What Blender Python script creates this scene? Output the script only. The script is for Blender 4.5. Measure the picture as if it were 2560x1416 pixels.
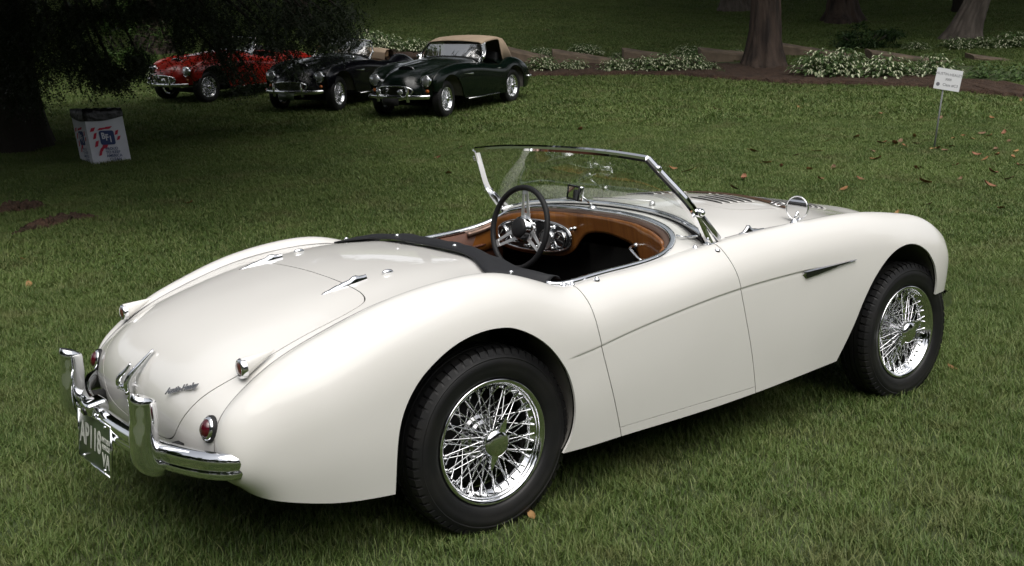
import bpy, math, random
import numpy as np
from mathutils import Vector, Matrix, Euler
for o in list(bpy.data.objects): bpy.data.objects.remove(o, do_unlink=True)
S = bpy.context.scene
COL = S.collection
R = math.radians
PI = math.pi

# ------------------------------------------------------------------ camera
CAM = np.array([-1.91359, -3.41688, 1.43798])
YAW, PITCH, ROLL, FPX = 0.934006, -0.178918, -0.026107, 2694.61
def cam_basis():
    f = np.array([math.cos(PITCH)*math.cos(YAW), math.cos(PITCH)*math.sin(YAW), math.sin(PITCH)])
    r = np.array([math.sin(YAW), -math.cos(YAW), 0.0]); u = np.cross(r, f)
    c, s = math.cos(ROLL), math.sin(ROLL)
    return f, c*r+s*u, -s*r+c*u
CF, CR, CU = cam_basis()
cd = bpy.data.cameras.new('camera'); cam = bpy.data.objects.new('camera', cd); COL.objects.link(cam)
cd.sensor_fit = 'HORIZONTAL'; cd.sensor_width = 36.0; cd.lens = 36.0*FPX/2560.0
cd.clip_start = 0.05; cd.clip_end = 600
M = Matrix(((CR[0], CU[0], -CF[0], CAM[0]), (CR[1], CU[1], -CF[1], CAM[1]), (CR[2], CU[2], -CF[2], CAM[2]), (0, 0, 0, 1)))
cam.matrix_world = M
S.camera = cam

# ------------------------------------------------------------------ sky, sun, exposure
SUN_EL, SUN_AZ = 62.0, 250.0          # azimuth measured from +x, counter-clockwise, where the sun stands
w = bpy.data.worlds.new('World'); S.world = w; w.use_nodes = True
nt = w.node_tree; bg = nt.nodes['Background']
sky = nt.nodes.new('ShaderNodeTexSky'); sky.sky_type = 'NISHITA'; sky.sun_disc = False
sky.sun_elevation = R(SUN_EL); sky.sun_rotation = R(90-SUN_AZ)
sky.air_density = 1.0; sky.dust_density = 4.0; sky.ozone_density = 1.0
mixg = nt.nodes.new('ShaderNodeHueSaturation'); mixg.inputs['Saturation'].default_value = 0.22
nt.links.new(sky.outputs[0], mixg.inputs['Color']); nt.links.new(mixg.outputs[0], bg.inputs[0])
bg.inputs[1].default_value = 0.12
sd = bpy.data.lights.new('sun', 'SUN'); sd.energy = 1.2; sd.angle = R(70); sd.color = (1.0, 0.95, 0.88)
so = bpy.data.objects.new('sun', sd); COL.objects.link(so)
sdir = Vector((math.cos(R(SUN_EL))*math.cos(R(SUN_AZ)), math.cos(R(SUN_EL))*math.sin(R(SUN_AZ)), math.sin(R(SUN_EL))))
so.rotation_euler = sdir.to_track_quat('Z', 'Y').to_euler()
S.view_settings.view_transform = 'Standard'; S.view_settings.look = 'None'
S.view_settings.gamma = 1.0; S.view_settings.exposure = 0.5
try: S.view_settings.use_curve_mapping = False
except Exception: pass
S.cycles.max_bounces = 6; S.cycles.diffuse_bounces = 2; S.cycles.glossy_bounces = 4; S.cycles.transparent_max_bounces = 16
S.cycles.transmission_bounces = 6
S.cycles.caustics_reflective = False; S.cycles.caustics_refractive = False
S.cycles.use_denoising = True

# ------------------------------------------------------------------ terrain
F2 = np.array([math.cos(YAW), math.sin(YAW)]); R2 = np.array([math.sin(YAW), -math.cos(YAW)])
def hgt(x, y):
    d = (np.asarray(x)-CAM[0])*F2[0] + (np.asarray(y)-CAM[1])*F2[1]
    e = (d-6.2 + np.sqrt((d-6.2)**2 + 0.6))/2 - 0.03
    e = np.maximum(e, 0)
    q = np.minimum(e, 46.0)
    return 0.020 + 0.05*e + 0.0019*q*q + 2*0.0019*46.0*(e-q)
def W2(d, l):
    p = CAM[:2] + F2*d + R2*l
    return float(p[0]), float(p[1])
def G(d, l, dz=0.0):
    x, y = W2(d, l); return Vector((x, y, float(hgt(x, y))+dz))
def pix(px, py, d):
    """point on the line of sight of a pixel of the photograph, d metres away"""
    v = CF + CR*(px-1280)/FPX - CU*(py-708)/FPX
    v = v/(v[0]*F2[0]+v[1]*F2[1]); return Vector(CAM+v*d)
def pixg(px, py):
    lo, hi = 2.0, 120.0
    g = lambda d: (lambda p: p.z-float(hgt(p.x, p.y)))(pix(px, py, d))
    for d in np.arange(2.0, 120.0, 0.25):
        if g(d) < 0: hi = d; break
    lo = hi-0.25
    for _ in range(20):
        m = (lo+hi)/2
        if g(m) < 0: hi = m
        else: lo = m
    return pix(px, py, hi)

# ------------------------------------------------------------------ helpers
def tag(o, label=None, cat=None, group=None, kind=None):
    if label: o['label'] = label
    if cat: o['category'] = cat
    if group: o['group'] = group
    if kind: o['kind'] = kind
    return o
def empty(name, loc=(0, 0, 0), rot=(0, 0, 0)):
    o = bpy.data.objects.new(name, None); COL.objects.link(o); o.location = loc; o.rotation_euler = rot
    o.empty_display_size = 0.1
    return o
def link(name, me, parent=None, loc=None):
    o = bpy.data.objects.new(name, me); COL.objects.link(o)
    if parent is not None: o.parent = parent
    if loc is not None: o.location = loc
    return o
def mesh(name, V, Fc, mat=None, smooth=True, mats=None, mi=None):
    me = bpy.data.meshes.new(name); me.from_pydata([tuple(map(float, v)) for v in V], [], [tuple(f) for f in Fc])
    for m in (mats or ([mat] if mat else [])): me.materials.append(m)
    if mi is not None: me.polygons.foreach_set('material_index', mi)
    if smooth: me.polygons.foreach_set('use_smooth', [True]*len(me.polygons))
    me.update(); return me
class MB:
    def __init__(s): s.v = []; s.f = []; s.m = []; s.cm = 0
    def add(s, V, Fc):
        b = len(s.v); s.v += [tuple(map(float, p)) for p in V]; s.f += [tuple(b+i for i in f) for f in Fc]; s.m += [s.cm]*len(Fc); return s
    def box(s, c, h, rot=None, bev=0.0):
        c = Vector(c); h = Vector(h); P = []
        for sx in (-1, 1):
            for sy in (-1, 1):
                for sz in (-1, 1):
                    p = Vector((sx*h.x, sy*h.y, sz*h.z))
                    if rot is not None: p = rot @ p
                    P.append(c+p)
        return s.add(P, [(0, 1, 3, 2), (4, 6, 7, 5), (0, 4, 5, 1), (2, 3, 7, 6), (0, 2, 6, 4), (1, 5, 7, 3)])
    def tube(s, P, r, n=8, cap=True, closed=False):
        P = [Vector(p) for p in P]; k = len(P); rr = r if hasattr(r, '__len__') else [r]*k
        T = []
        for i in range(k):
            a = P[(i-1) % k] if (closed or i > 0) else P[i]; b = P[(i+1) % k] if (closed or i < k-1) else P[i]
            t = (b-a); T.append(t.normalized() if t.length > 1e-9 else Vector((0, 0, 1)))
        up = Vector((0, 0, 1)) if abs(T[0].z) < 0.9 else Vector((1, 0, 0))
        V = []
        for i in range(k):
            x = (up - T[i]*up.dot(T[i])).normalized(); y = T[i].cross(x); up = x
            for j in range(n):
                a = 2*PI*j/n; V.append(P[i]+(x*math.cos(a)+y*math.sin(a))*rr[i])
        Fc = []
        for i in range(k if closed else k-1):
            for j in range(n):
                a = i*n; b = ((i+1) % k)*n
                Fc.append((a+j, a+(j+1) % n, b+(j+1) % n, b+j))
        if cap and not closed: Fc += [tuple(range(n))[::-1], tuple((k-1)*n+j for j in range(n))]
        return s.add(V, Fc)
    def sweep(s, P, prof, ups=None, closed=False, cap=True, scale=None):
        """profile (a,b): a along side vector, b along up vector"""
        P = [Vector(p) for p in P]; k = len(P); V = []; n = len(prof)
        for i in range(k):
            a = P[(i-1) % k] if (closed or i > 0) else P[i]; b = P[(i+1) % k] if (closed or i < k-1) else P[i]
            t = (b-a).normalized(); u = Vector(ups[i]) if ups is not None else Vector((0, 0, 1))
            sd_ = t.cross(u).normalized(); u = sd_.cross(t).normalized(); q = 1 if scale is None else scale[i]
            for (aa, bb) in prof: V.append(P[i]+sd_*aa*q+u*bb*q)
        Fc = []
        for i in range(k if closed else k-1):
            for j in range(n):
                a = i*n; b = ((i+1) % k)*n
                Fc.append((a+j, a+(j+1) % n, b+(j+1) % n, b+j))
        if cap and not closed: Fc += [tuple(range(n))[::-1], tuple((k-1)*n+j for j in range(n))]
        return s.add(V, Fc)
    def lathe(s, prof, n=48, c=(0, 0, 0), ax='y', closed=False):
        """prof: (r, h); axis through c"""
        V = []; k = len(prof); c = Vector(c)
        for (r_, h_) in prof:
            for j in range(n):
                a = 2*PI*j/n; x, z = r_*math.cos(a), r_*math.sin(a)
                V.append(c + (Vector((x, h_, z)) if ax == 'y' else Vector((x, z, h_)) if ax == 'z' else Vector((h_, x, z))))
        Fc = []
        for i in range(k if closed else k-1):
            for j in range(n):
                a = i*n; b = ((i+1) % k)*n
                Fc.append((a+j, b+j, b+(j+1) % n, a+(j+1) % n))
        return s.add(V, Fc)
    def ball(s, c, r, n=12, m=8):
        c = Vector(c); r = Vector(r) if hasattr(r, '__len__') else Vector((r, r, r)); V = []; Fc = []
        for i in range(m+1):
            t = PI*i/m
            for j in range(n):
                a = 2*PI*j/n; V.append(c+Vector((r.x*math.sin(t)*math.cos(a), r.y*math.sin(t)*math.sin(a), r.z*math.cos(t))))
        for i in range(m):
            for j in range(n): Fc.append((i*n+j, (i+1)*n+j, (i+1)*n+(j+1) % n, i*n+(j+1) % n))
        return s.add(V, Fc)
    def xf(s, M_): s.v = [tuple(M_ @ Vector(p)) for p in s.v]; return s
    def me(s, name, mat=None, smooth=True, mats=None): return mesh(name, s.v, s.f, mat, smooth, mats, s.m if mats else None)
    def build(s, name, mat=None, parent=None, smooth=True, mats=None, loc=None, auto=None):
        o = link(name, s.me(name, mat, smooth, mats), parent, loc)
        if auto: sharp(o, auto)
        return o
def sharp(o, deg=35):
    me = o.data; me.update()
    try:
        me.set_sharp_from_angle(angle=R(deg))
    except Exception: pass
    return o
def bevel(o, wd=0.004, seg=2):
    m = o.modifiers.new('b', 'BEVEL'); m.width = wd; m.segments = seg; m.limit_method = 'ANGLE'; m.angle_limit = R(35); m.harden_normals = False
    return o
def spl(P, t):
    """natural cubic spline through P (k,...) with chord parameter; t in station units"""
    P = np.asarray(P, float); k = len(P)
    d = np.linalg.norm(np.diff(P.reshape(k, -1), axis=0), axis=1); d = np.maximum(d, 1e-6); return splp(np.concatenate([[0], np.cumsum(d)]), P, np.interp(t, np.arange(k), np.concatenate([[0], np.cumsum(d)])))
def splp(s, P, q):
    P = np.asarray(P, float); sh = P.shape; k = len(P); Y = P.reshape(k, -1); h = np.diff(s)
    A = np.zeros((k, k)); B = np.zeros_like(Y); A[0, 0] = A[-1, -1] = 1
    for i in range(1, k-1):
        A[i, i-1] = h[i-1]; A[i, i] = 2*(h[i-1]+h[i]); A[i, i+1] = h[i]
        B[i] = 6*((Y[i+1]-Y[i])/h[i]-(Y[i]-Y[i-1])/h[i-1])
    m = np.linalg.solve(A, B)
    q = np.asarray(q, float); i = np.clip(np.searchsorted(s, q, side='right')-1, 0, k-2)
    hh = h[i][:, None]; a = (s[i+1]-q)[:, None]; b = (q-s[i])[:, None]
    o = m[i]*a**3/(6*hh)+m[i+1]*b**3/(6*hh)+(Y[i]/hh-m[i]*hh/6)*a+(Y[i+1]/hh-m[i+1]*hh/6)*b
    return o.reshape((len(q),)+sh[1:])
def sdf(P, poly):
    """signed distance to a closed polygon, positive inside"""
    P = np.asarray(P, float); poly = np.asarray(poly, float); D = np.full(len(P), 1e9); ins = np.zeros(len(P), bool); n = len(poly)
    for i in range(n):
        a = poly[i]; b = poly[(i+1) % n]; e = b-a; L = e@e
        if L < 1e-14: continue
        t = np.clip(((P-a)@e)/L, 0, 1); q = P-a-t[:, None]*e; D = np.minimum(D, (q*q).sum(1))
        c = ((a[1] > P[:, 1]) != (b[1] > P[:, 1]))
        with np.errstate(divide='ignore', invalid='ignore'):
            xx = a[0]+(P[:, 1]-a[1])/(b[1]-a[1])*(b[0]-a[0])
        ins ^= c & (P[:, 0] < xx)
    D = np.sqrt(D); return np.where(ins, D, -D)
def clip(Ms, f):
    """keep the part of mesh (V, faces, aux) where f >= 0, cutting faces along f = 0"""
    V, Fc, A = Ms; f = np.asarray(f, float); f = np.where(np.abs(f) < 1e-7, 1e-7, f)
    nV = []; nA = []; cache = {}; out = []
    base = len(V)
    pos = f > 0
    for fc in Fc:
        p = [pos[i] for i in fc]
        if all(p): out.append(fc); continue
        if not any(p): continue
        g = []
        for a, b in zip(fc, fc[1:]+fc[:1]):
            if pos[a]: g.append(a)
            if pos[a] != pos[b]:
                key = (a, b) if a < b else (b, a)
                if key not in cache:
                    t = f[key[0]]/(f[key[0]]-f[key[1]])
                    nV.append(V[key[0]]*(1-t)+V[key[1]]*t); nA.append(A[key[0]]*(1-t)+A[key[1]]*t); cache[key] = base+len(nV)-1
                g.append(cache[key])
        if len(g) > 2: out.append(tuple(g))
    if nV: V = np.vstack([V, nV]); A = np.vstack([A, nA])
    used = np.zeros(len(V), bool)
    for fc in out: used[list(fc)] = True
    mp = np.cumsum(used)-1
    return V[used], [tuple(int(mp[i]) for i in fc) for fc in out], A[used]
def solid(o, t, off=-1):
    m = o.modifiers.new('s', 'SOLIDIFY'); m.thickness = t; m.offset = off; m.use_even_offset = False; return o
def text(s, size, mat, name='lettering', extr=0.0, parent=None, align='CENTER', shear=0.0, bold=0.0, space=1.0):
    c = bpy.data.curves.new('t', 'FONT'); c.body = s; c.size = size; c.align_x = align; c.align_y = 'CENTER'; c.extrude = extr; c.shear = shear; c.offset = bold; c.space_character = space
    c.resolution_u = 3
    t = bpy.data.objects.new('t', c); COL.objects.link(t); dg = bpy.context.evaluated_depsgraph_get()
    me = bpy.data.meshes.new_from_object(t.evaluated_get(dg)); bpy.data.objects.remove(t, do_unlink=True); bpy.data.curves.remove(c)
    me.name = name; me.materials.clear(); me.materials.append(mat)
    o = link(name, me, parent); return o
def basis(o, origin, ex, ey, ez):
    ex, ey, ez = Vector(ex).normalized(), Vector(ey).normalized(), Vector(ez).normalized(); p = Vector(origin)
    o.matrix_local = Matrix(((ex.x, ey.x, ez.x, p.x), (ex.y, ey.y, ez.y, p.y), (ex.z, ey.z, ez.z, p.z), (0, 0, 0, 1))); return o
def dup(o, parent=None):
    c = o.copy(); COL.objects.link(c); c.parent = parent
    for ch in list(o.children): dup(ch, c)
    return c

# ------------------------------------------------------------------ materials
MAT = {}
def mat(name, col, rough=0.5, metal=0.0, coat=0.0, spec=0.5, noise=None, bump=None, trans=0.0, ior=1.45, coord='Object', sub=0.0, emis=None):
    if name in MAT: return MAT[name]
    m = bpy.data.materials.new(name); m.use_nodes = True; t = m.node_tree; b = t.nodes['Principled BSDF']
    b.inputs['Base Color'].default_value = (*col, 1); b.inputs['Roughness'].default_value = rough; b.inputs['Metallic'].default_value = metal
    b.inputs['Coat Weight'].default_value = coat; b.inputs['Coat Roughness'].default_value = 0.03; b.inputs['Specular IOR Level'].default_value = spec
    b.inputs['Transmission Weight'].default_value = trans; b.inputs['IOR'].default_value = ior
    tc = t.nodes.new('ShaderNodeTexCoord')
    if noise:                               # (scale, colour2, lo, hi, detail[, stretch])
        n = t.nodes.new('ShaderNodeTexNoise'); n.inputs['Scale'].default_value = noise[0]; n.inputs['Detail'].default_value = noise[4]
        src = tc.outputs[coord]
        if len(noise) > 5:
            mp = t.nodes.new('ShaderNodeMapping'); mp.inputs['Scale'].default_value = noise[5]; t.links.new(src, mp.inputs[0]); src = mp.outputs[0]
        t.links.new(src, n.inputs['Vector'])
        r = t.nodes.new('ShaderNodeValToRGB'); r.color_ramp.elements[0].position = noise[2]; r.color_ramp.elements[1].position = noise[3]
        r.color_ramp.elements[0].color = (*col, 1); r.color_ramp.elements[1].color = (*noise[1], 1)
        t.links.new(n.outputs['Fac'], r.inputs[0]); t.links.new(r.outputs[0], b.inputs['Base Color'])
    if bump:                                # (scale, strength, distance[, stretch])
        n = t.nodes.new('ShaderNodeTexNoise'); n.inputs['Scale'].default_value = bump[0]; n.inputs['Detail'].default_value = 6
        src = tc.outputs[coord]
        if len(bump) > 3:
            mp = t.nodes.new('ShaderNodeMapping'); mp.inputs['Scale'].default_value = bump[3]; t.links.new(src, mp.inputs[0]); src = mp.outputs[0]
        t.links.new(src, n.inputs['Vector'])
        bp = t.nodes.new('ShaderNodeBump'); bp.inputs['Strength'].default_value = bump[1]; bp.inputs['Distance'].default_value = bump[2]
        t.links.new(n.outputs['Fac'], bp.inputs['Height']); t.links.new(bp.outputs[0], b.inputs['Normal'])
    MAT[name] = m; return m
PAINT = mat('cream_paint', (0.80, 0.785, 0.75), 0.5, coat=1.0, spec=0.25, noise=(3.0, (0.78, 0.765, 0.728), 0.35, 0.7, 4), bump=(260, 0.02, 0.0004))
CHROME = mat('chrome', (0.86, 0.87, 0.89), 0.045, 1.0, bump=(30, 0.02, 0.001))
CHROMED = mat('satin_chrome', (0.62, 0.62, 0.63), 0.16, 1.0)
RUBBER = mat('tyre_rubber', (0.010, 0.010, 0.011), 0.5, noise=(9, (0.018, 0.017, 0.016), 0.45, 0.75, 6), bump=(120, 0.15, 0.001))
BLACK = mat('black_trim', (0.012, 0.012, 0.013), 0.6, bump=(60, 0.2, 0.002))
VINYL = mat('black_vinyl', (0.015, 0.0155, 0.018), 0.6, bump=(90, 0.25, 0.002))
DARK = mat('underbody', (0.012, 0.012, 0.012), 0.8)
WELL = mat('wheel_well', (0.34, 0.32, 0.29), 0.7, noise=(8, (0.22, 0.21, 0.19), 0.35, 0.7, 5))
WOOD = mat('walnut_veneer', (0.34, 0.13, 0.026), 0.28, coat=0.7, noise=(5, (0.20, 0.066, 0.014), 0.3, 0.72, 8, (1, 9, 1.0)))
LEATHER = mat('brown_leather', (0.14, 0.055, 0.032), 0.45, bump=(80, 0.2, 0.002), noise=(12, (0.10, 0.04, 0.024), 0.3, 0.7, 4))
STRAP = mat('strap_leather', (0.075, 0.038, 0.02), 0.4, bump=(60, 0.3, 0.002))
REDLENS = mat('red_lens', (0.075, 0.004, 0.010), 0.12, coat=1.0)
REDREFL = mat('red_reflector', (0.13, 0.03, 0.025), 0.2, coat=1.0)
AMBER = mat('amber_lens', (0.55, 0.14, 0.02), 0.15, coat=1.0)
LENS = mat('headlamp_glass', (0.55, 0.57, 0.6), 0.08, 0.7, coat=1.0)
PLATEG = mat('plate_green', (0.050, 0.072, 0.038), 0.3)
PLATEW = mat('plate_white', (0.62, 0.63, 0.58), 0.5)
GAUGE = mat('gauge_black', (0.012, 0.012, 0.013), 0.15, coat=1.0)
GAUGEF = mat('gauge_face', (0.20, 0.20, 0.20), 0.3, coat=1.0)
MIRROR = mat('mirror_glass', (0.9, 0.9, 0.9), 0.02, 1.0)
CARPET = mat('black_carpet', (0.010, 0.0095, 0.009), 0.9, bump=(150, 0.4, 0.004))
def glass(name, tint=(1, 1, 1), refl=1.0, veil=0.03):
    """thin clear pane: fresnel reflection over transparency"""
    m = bpy.data.materials.new(name); m.use_nodes = True; t = m.node_tree; t.nodes.clear()
    o = t.nodes.new('ShaderNodeOutputMaterial'); mx = t.nodes.new('ShaderNodeMixShader'); tr = t.nodes.new('ShaderNodeBsdfTransparent'); gl = t.nodes.new('ShaderNodeBsdfGlossy')
    tr.inputs[0].default_value = (*tint, 1); gl.inputs['Roughness'].default_value = 0.01
    lw = t.nodes.new('ShaderNodeLayerWeight'); lw.inputs[0].default_value = 0.5
    pw = t.nodes.new('ShaderNodeMath'); pw.operation = 'POWER'; pw.inputs[1].default_value = 5.0
    fa = t.nodes.new('ShaderNodeMath'); fa.operation = 'MULTIPLY_ADD'; fa.inputs[1].default_value = 0.92*refl; fa.inputs[2].default_value = 0.07*refl
    ad = t.nodes.new('ShaderNodeMath'); ad.operation = 'ADD'; ad.use_clamp = True
    df = t.nodes.new('ShaderNodeBsdfDiffuse'); df.inputs[0].default_value = (.8, .82, .8, 1); m2 = t.nodes.new('ShaderNodeMixShader')
    n = t.nodes.new('ShaderNodeTexNoise'); n.inputs['Scale'].default_value = 5; n.inputs['Detail'].default_value = 6
    r = t.nodes.new('ShaderNodeMapRange'); r.inputs[1].default_value = 0.45; r.inputs[2].default_value = 0.85; r.inputs[3].default_value = veil*.3; r.inputs[4].default_value = veil*1.6  # pale mottled veil mixed into the pane
    t.links.new(n.outputs['Fac'], r.inputs[0]); t.links.new(lw.outputs['Facing'], pw.inputs[0]); t.links.new(pw.outputs[0], fa.inputs[0]); t.links.new(fa.outputs[0], mx.inputs[0])
    t.links.new(tr.outputs[0], m2.inputs[1]); t.links.new(df.outputs[0], m2.inputs[2]); t.links.new(r.outputs[0], m2.inputs[0])
    t.links.new(m2.outputs[0], mx.inputs[1]); t.links.new(gl.outputs[0], mx.inputs[2]); t.links.new(mx.outputs[0], o.inputs[0])
    MAT[name] = m; return m
GLASS = glass('windscreen_glass', (0.93, 0.96, 0.94), 1.2, 0.055)
# ------------------------------------------------------------------ car body surfaces (x forward from rear axle, y left, z up)
def row(x, *yz): return [(x, a, b) for a, b in yz]
SIDE = np.array([
 [(-.850,.560,.370),(-.846,.566,.366),(-.838,.574,.358),(-.828,.578,.350),(-.820,.578,.343),(-.810,.570,.335),(-.800,.557,.327)],
 [(-.864,.565,.460),(-.862,.588,.455),(-.850,.622,.437),(-.834,.640,.405),(-.820,.643,.378),(-.800,.632,.346),(-.775,.603,.309)],
 [(-.842,.565,.540),(-.840,.595,.541),(-.815,.648,.512),(-.787,.674,.468),(-.767,.681,.420),(-.752,.675,.362),(-.737,.653,.297)],
 [(-.772,.562,.608),(-.766,.602,.615),(-.735,.670,.578),(-.705,.702,.518),(-.687,.710,.450),(-.676,.706,.372),(-.665,.688,.281)],
 [(-.670,.560,.673),(-.665,.606,.684),(-.640,.687,.642),(-.615,.727,.568),(-.600,.737,.480),(-.590,.733,.382),(-.580,.713,.266)],
 [(-.520,.560,.735),(-.515,.612,.750),(-.500,.699,.706),(-.485,.743,.622),(-.475,.755,.510),(-.470,.752,.392),(-.465,.733,.256)],
 [(-.330,.560,.794),(-.330,.617,.812),(-.325,.708,.766),(-.320,.753,.672),(-.315,.765,.530),(-.310,.762,.400),(-.310,.744,.250)],
 row(-.15,(.56,.824),(.62,.846),(.712,.800),(.758,.700),(.769,.540),(.766,.40),(.747,.245)),
 row(.02,(.56,.833),(.62,.857),(.712,.811),(.758,.706),(.769,.545),(.766,.40),(.747,.240)),
 [(.15,.562,.820),(.15,.62,.838),(.155,.707,.796),(.16,.754,.700),(.165,.767,.551),(.17,.765,.40),(.175,.745,.236)],
 [(.26,.572,.790),(.265,.62,.801),(.27,.699,.766),(.28,.749,.686),(.285,.764,.560),(.29,.763,.40),(.295,.743,.232)],
 [(.36,.603,.769),(.365,.64,.773),(.37,.701,.742),(.38,.746,.676),(.385,.761,.573),(.39,.760,.40),(.395,.741,.231)],
 row(.50,(.611,.779),(.648,.781),(.705,.749),(.745,.685),(.759,.595),(.758,.41),(.739,.233)),
 row(.75,(.606,.798),(.650,.798),(.709,.764),(.746,.706),(.757,.637),(.755,.42),(.736,.236)),
 row(1.0,(.616,.834),(.658,.834),(.716,.791),(.748,.730),(.756,.671),(.752,.43),(.733,.241)),
 row(1.3,(.612,.859),(.658,.864),(.718,.816),(.747,.753),(.753,.695),(.748,.44),(.729,.255)),
 row(1.65,(.593,.867),(.652,.881),(.716,.834),(.745,.769),(.751,.707),(.745,.45),(.723,.280)),
 row(2.0,(.580,.862),(.645,.880),(.711,.829),(.741,.759),(.748,.704),(.742,.46),(.719,.310)),
 row(2.25,(.593,.832),(.640,.854),(.701,.804),(.733,.736),(.741,.680),(.735,.47),(.713,.340)),
 [(2.43,.610,.790),(2.435,.640,.815),(2.43,.690,.768),(2.42,.719,.702),(2.41,.727,.650),(2.40,.723,.48),(2.40,.702,.36)],
 [(2.555,.622,.725),(2.57,.642,.745),(2.555,.679,.715),(2.54,.702,.665),(2.53,.709,.615),(2.52,.703,.48),(2.51,.686,.37)],
 [(2.62,.625,.655),(2.635,.640,.668),(2.625,.661,.652),(2.612,.679,.618),(2.602,.685,.578),(2.59,.681,.48),(2.575,.669,.375)],
 [(2.62,.622,.560),(2.628,.634,.560),(2.628,.647,.554),(2.622,.657,.540),(2.615,.662,.520),(2.603,.659,.46),(2.592,.651,.378)],
 [(2.600,.612,.400),(2.602,.618,.400),(2.603,.624,.398),(2.603,.629,.395),(2.602,.632,.391),(2.600,.634,.386),(2.597,.634,.38)],
])
def trow(x, zs, s): return [(x, 0, zs[0]), (x, .2, zs[1]), (x, .38, zs[2]), (x, .5, zs[3]), s]
SE = [tuple(p) for p in SIDE[:, 0]]
TOP = np.array([
 [(-.888,0,.330),(-.887,.2,.330),(-.880,.38,.338),(-.866,.5,.355),SE[0]],
 [(-.905,0,.430),(-.903,.2,.431),(-.894,.38,.438),(-.877,.5,.450),SE[1]],
 [(-.897,0,.540),(-.895,.2,.540),(-.881,.38,.540),(-.857,.5,.540),SE[2]],
 [(-.847,0,.627),(-.844,.2,.625),(-.827,.38,.620),(-.793,.5,.612),SE[3]],
 [(-.750,0,.700),(-.746,.2,.697),(-.726,.38,.688),(-.692,.5,.677),SE[4]],
 [(-.570,0,.772),(-.566,.2,.768),(-.551,.38,.756),(-.531,.5,.741),SE[5]],
 trow(-.33,(.827,.823,.813,.799),SE[6]), trow(-.15,(.850,.847,.839,.828),SE[7]), trow(.02,(.859,.857,.850,.838),SE[8]),
 trow(.15,(.859,.857,.848,.828),SE[9]), trow(.26,(.856,.853,.840,.808),SE[10]), trow(.36,(.852,.846,.828,.790),SE[11]),
 trow(.50,(.852,.846,.828,.797),SE[12]), trow(.75,(.880,.877,.866,.840),SE[13]), trow(1.0,(.924,.921,.910,.889),SE[14]),
 trow(1.3,(.944,.939,.921,.896),SE[15]), trow(1.65,(.945,.938,.912,.884),SE[16]), trow(2.0,(.904,.896,.872,.858),SE[17]),
 [(2.30,0,.858),(2.295,.2,.847),(2.28,.38,.820),(2.26,.5,.818),SE[18]],
 [(2.55,0,.822),(2.54,.2,.807),(2.49,.37,.768),(2.445,.51,.794),SE[19]],
 [(2.75,0,.768),(2.73,.2,.748),(2.65,.37,.700),(2.58,.52,.745),SE[20]],
 [(2.87,0,.690),(2.84,.2,.668),(2.735,.37,.615),(2.65,.52,.662),SE[21]],
 [(2.92,0,.560),(2.89,.2,.548),(2.785,.37,.520),(2.66,.52,.545),SE[22]],
 [(2.90,0,.380),(2.87,.2,.380),(2.78,.37,.385),(2.675,.52,.39),SE[23]],
])
def smooth_poly(P, n=8):
    P = np.array(P, float); s = np.concatenate([[0], np.cumsum(np.linalg.norm(np.diff(P, axis=0), axis=1))])
    return splp(s, P, np.linspace(0, s[-1], n*len(P)))
XR = smooth_poly(np.array([(.237,.524),(.385,.477),(.58,.42),(.626,.410),(.684,.402),(.718,.400),(.747,.397),(.95,.388)]), 10)
XF = smooth_poly(np.array([(.247,1.236),(.354,1.209),(.444,1.183),(.577,1.143),(.679,1.116),(.73,1.102),(.78,1.087),(.823,1.077),(.845,1.073),(.95,1.069)]), 10)
ARCH_R = [(-.387,.05),(-.387,.258),(-.386,.34),(-.381,.42),(-.365,.49),(-.334,.551),(-.293,.600),(-.244,.638),(-.20,.664),(-.153,.684),(-.105,.697),(-.055,.704),(.007,.704),(.05,.697),(.09,.682),(.13,.661),(.165,.637),(.20,.606),(.230,.571),(.268,.512),(.288,.46),(.299,.41),(.302,.359),(.297,.315),(.285,.277),(.264,.242),(.22,.05)]
ARCH_F = [(1.60,.05),(1.759,.311),(1.787,.356),(1.815,.405),(1.842,.455),(1.868,.508),(1.90,.558),(1.938,.606),(1.98,.646),(2.026,.680),(2.07,.704),(2.118,.721),(2.17,.730),(2.225,.730),(2.275,.721),(2.325,.702),(2.37,.675),(2.405,.642),(2.432,.606),(2.450,.566),(2.462,.525),(2.466,.48),(2.468,.40),(2.468,.05)]
ARCH_R = smooth_poly(ARCH_R[1:-1]); ARCH_R = np.vstack([[(-.40, .0)], [(-.389, .2)], ARCH_R, [(.24, .20)], [(.20, .0)]])
ARCH_F = smooth_poly(ARCH_F[1:-1]); ARCH_F = np.vstack([[(1.58, .0)], ARCH_F, [(2.47, .0)]])
HOLE_H = [(1.045,0),(1.044,.1),(1.040,.18),(1.022,.33),(1.000,.457),(.980,.520),(.962,.549),(.93,.570),(.87,.590),(.80,.66),(.36,.70),(.325,.60),(.30,.50),(.285,.38),(.278,.2),(.275,0)]
HOLE = np.array(HOLE_H + [(x, -y) for x, y in HOLE_H[::-1]])
DOORB = (.268, .277)           # height of the door's lower edge, rear and front
def grid_faces(nu, nv):
    return [(i*nv+j, (i+1)*nv+j, (i+1)*nv+j+1, i*nv+j+1) for i in range(nu-1) for j in range(nv-1)]
def grid_n(V, flip):
    du = np.gradient(V, axis=0); dv = np.gradient(V, axis=1); n = np.cross(du, dv); n /= np.linalg.norm(n, axis=2)[:, :, None]+1e-12
    return (-n if flip else n).reshape(-1, 3)
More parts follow.
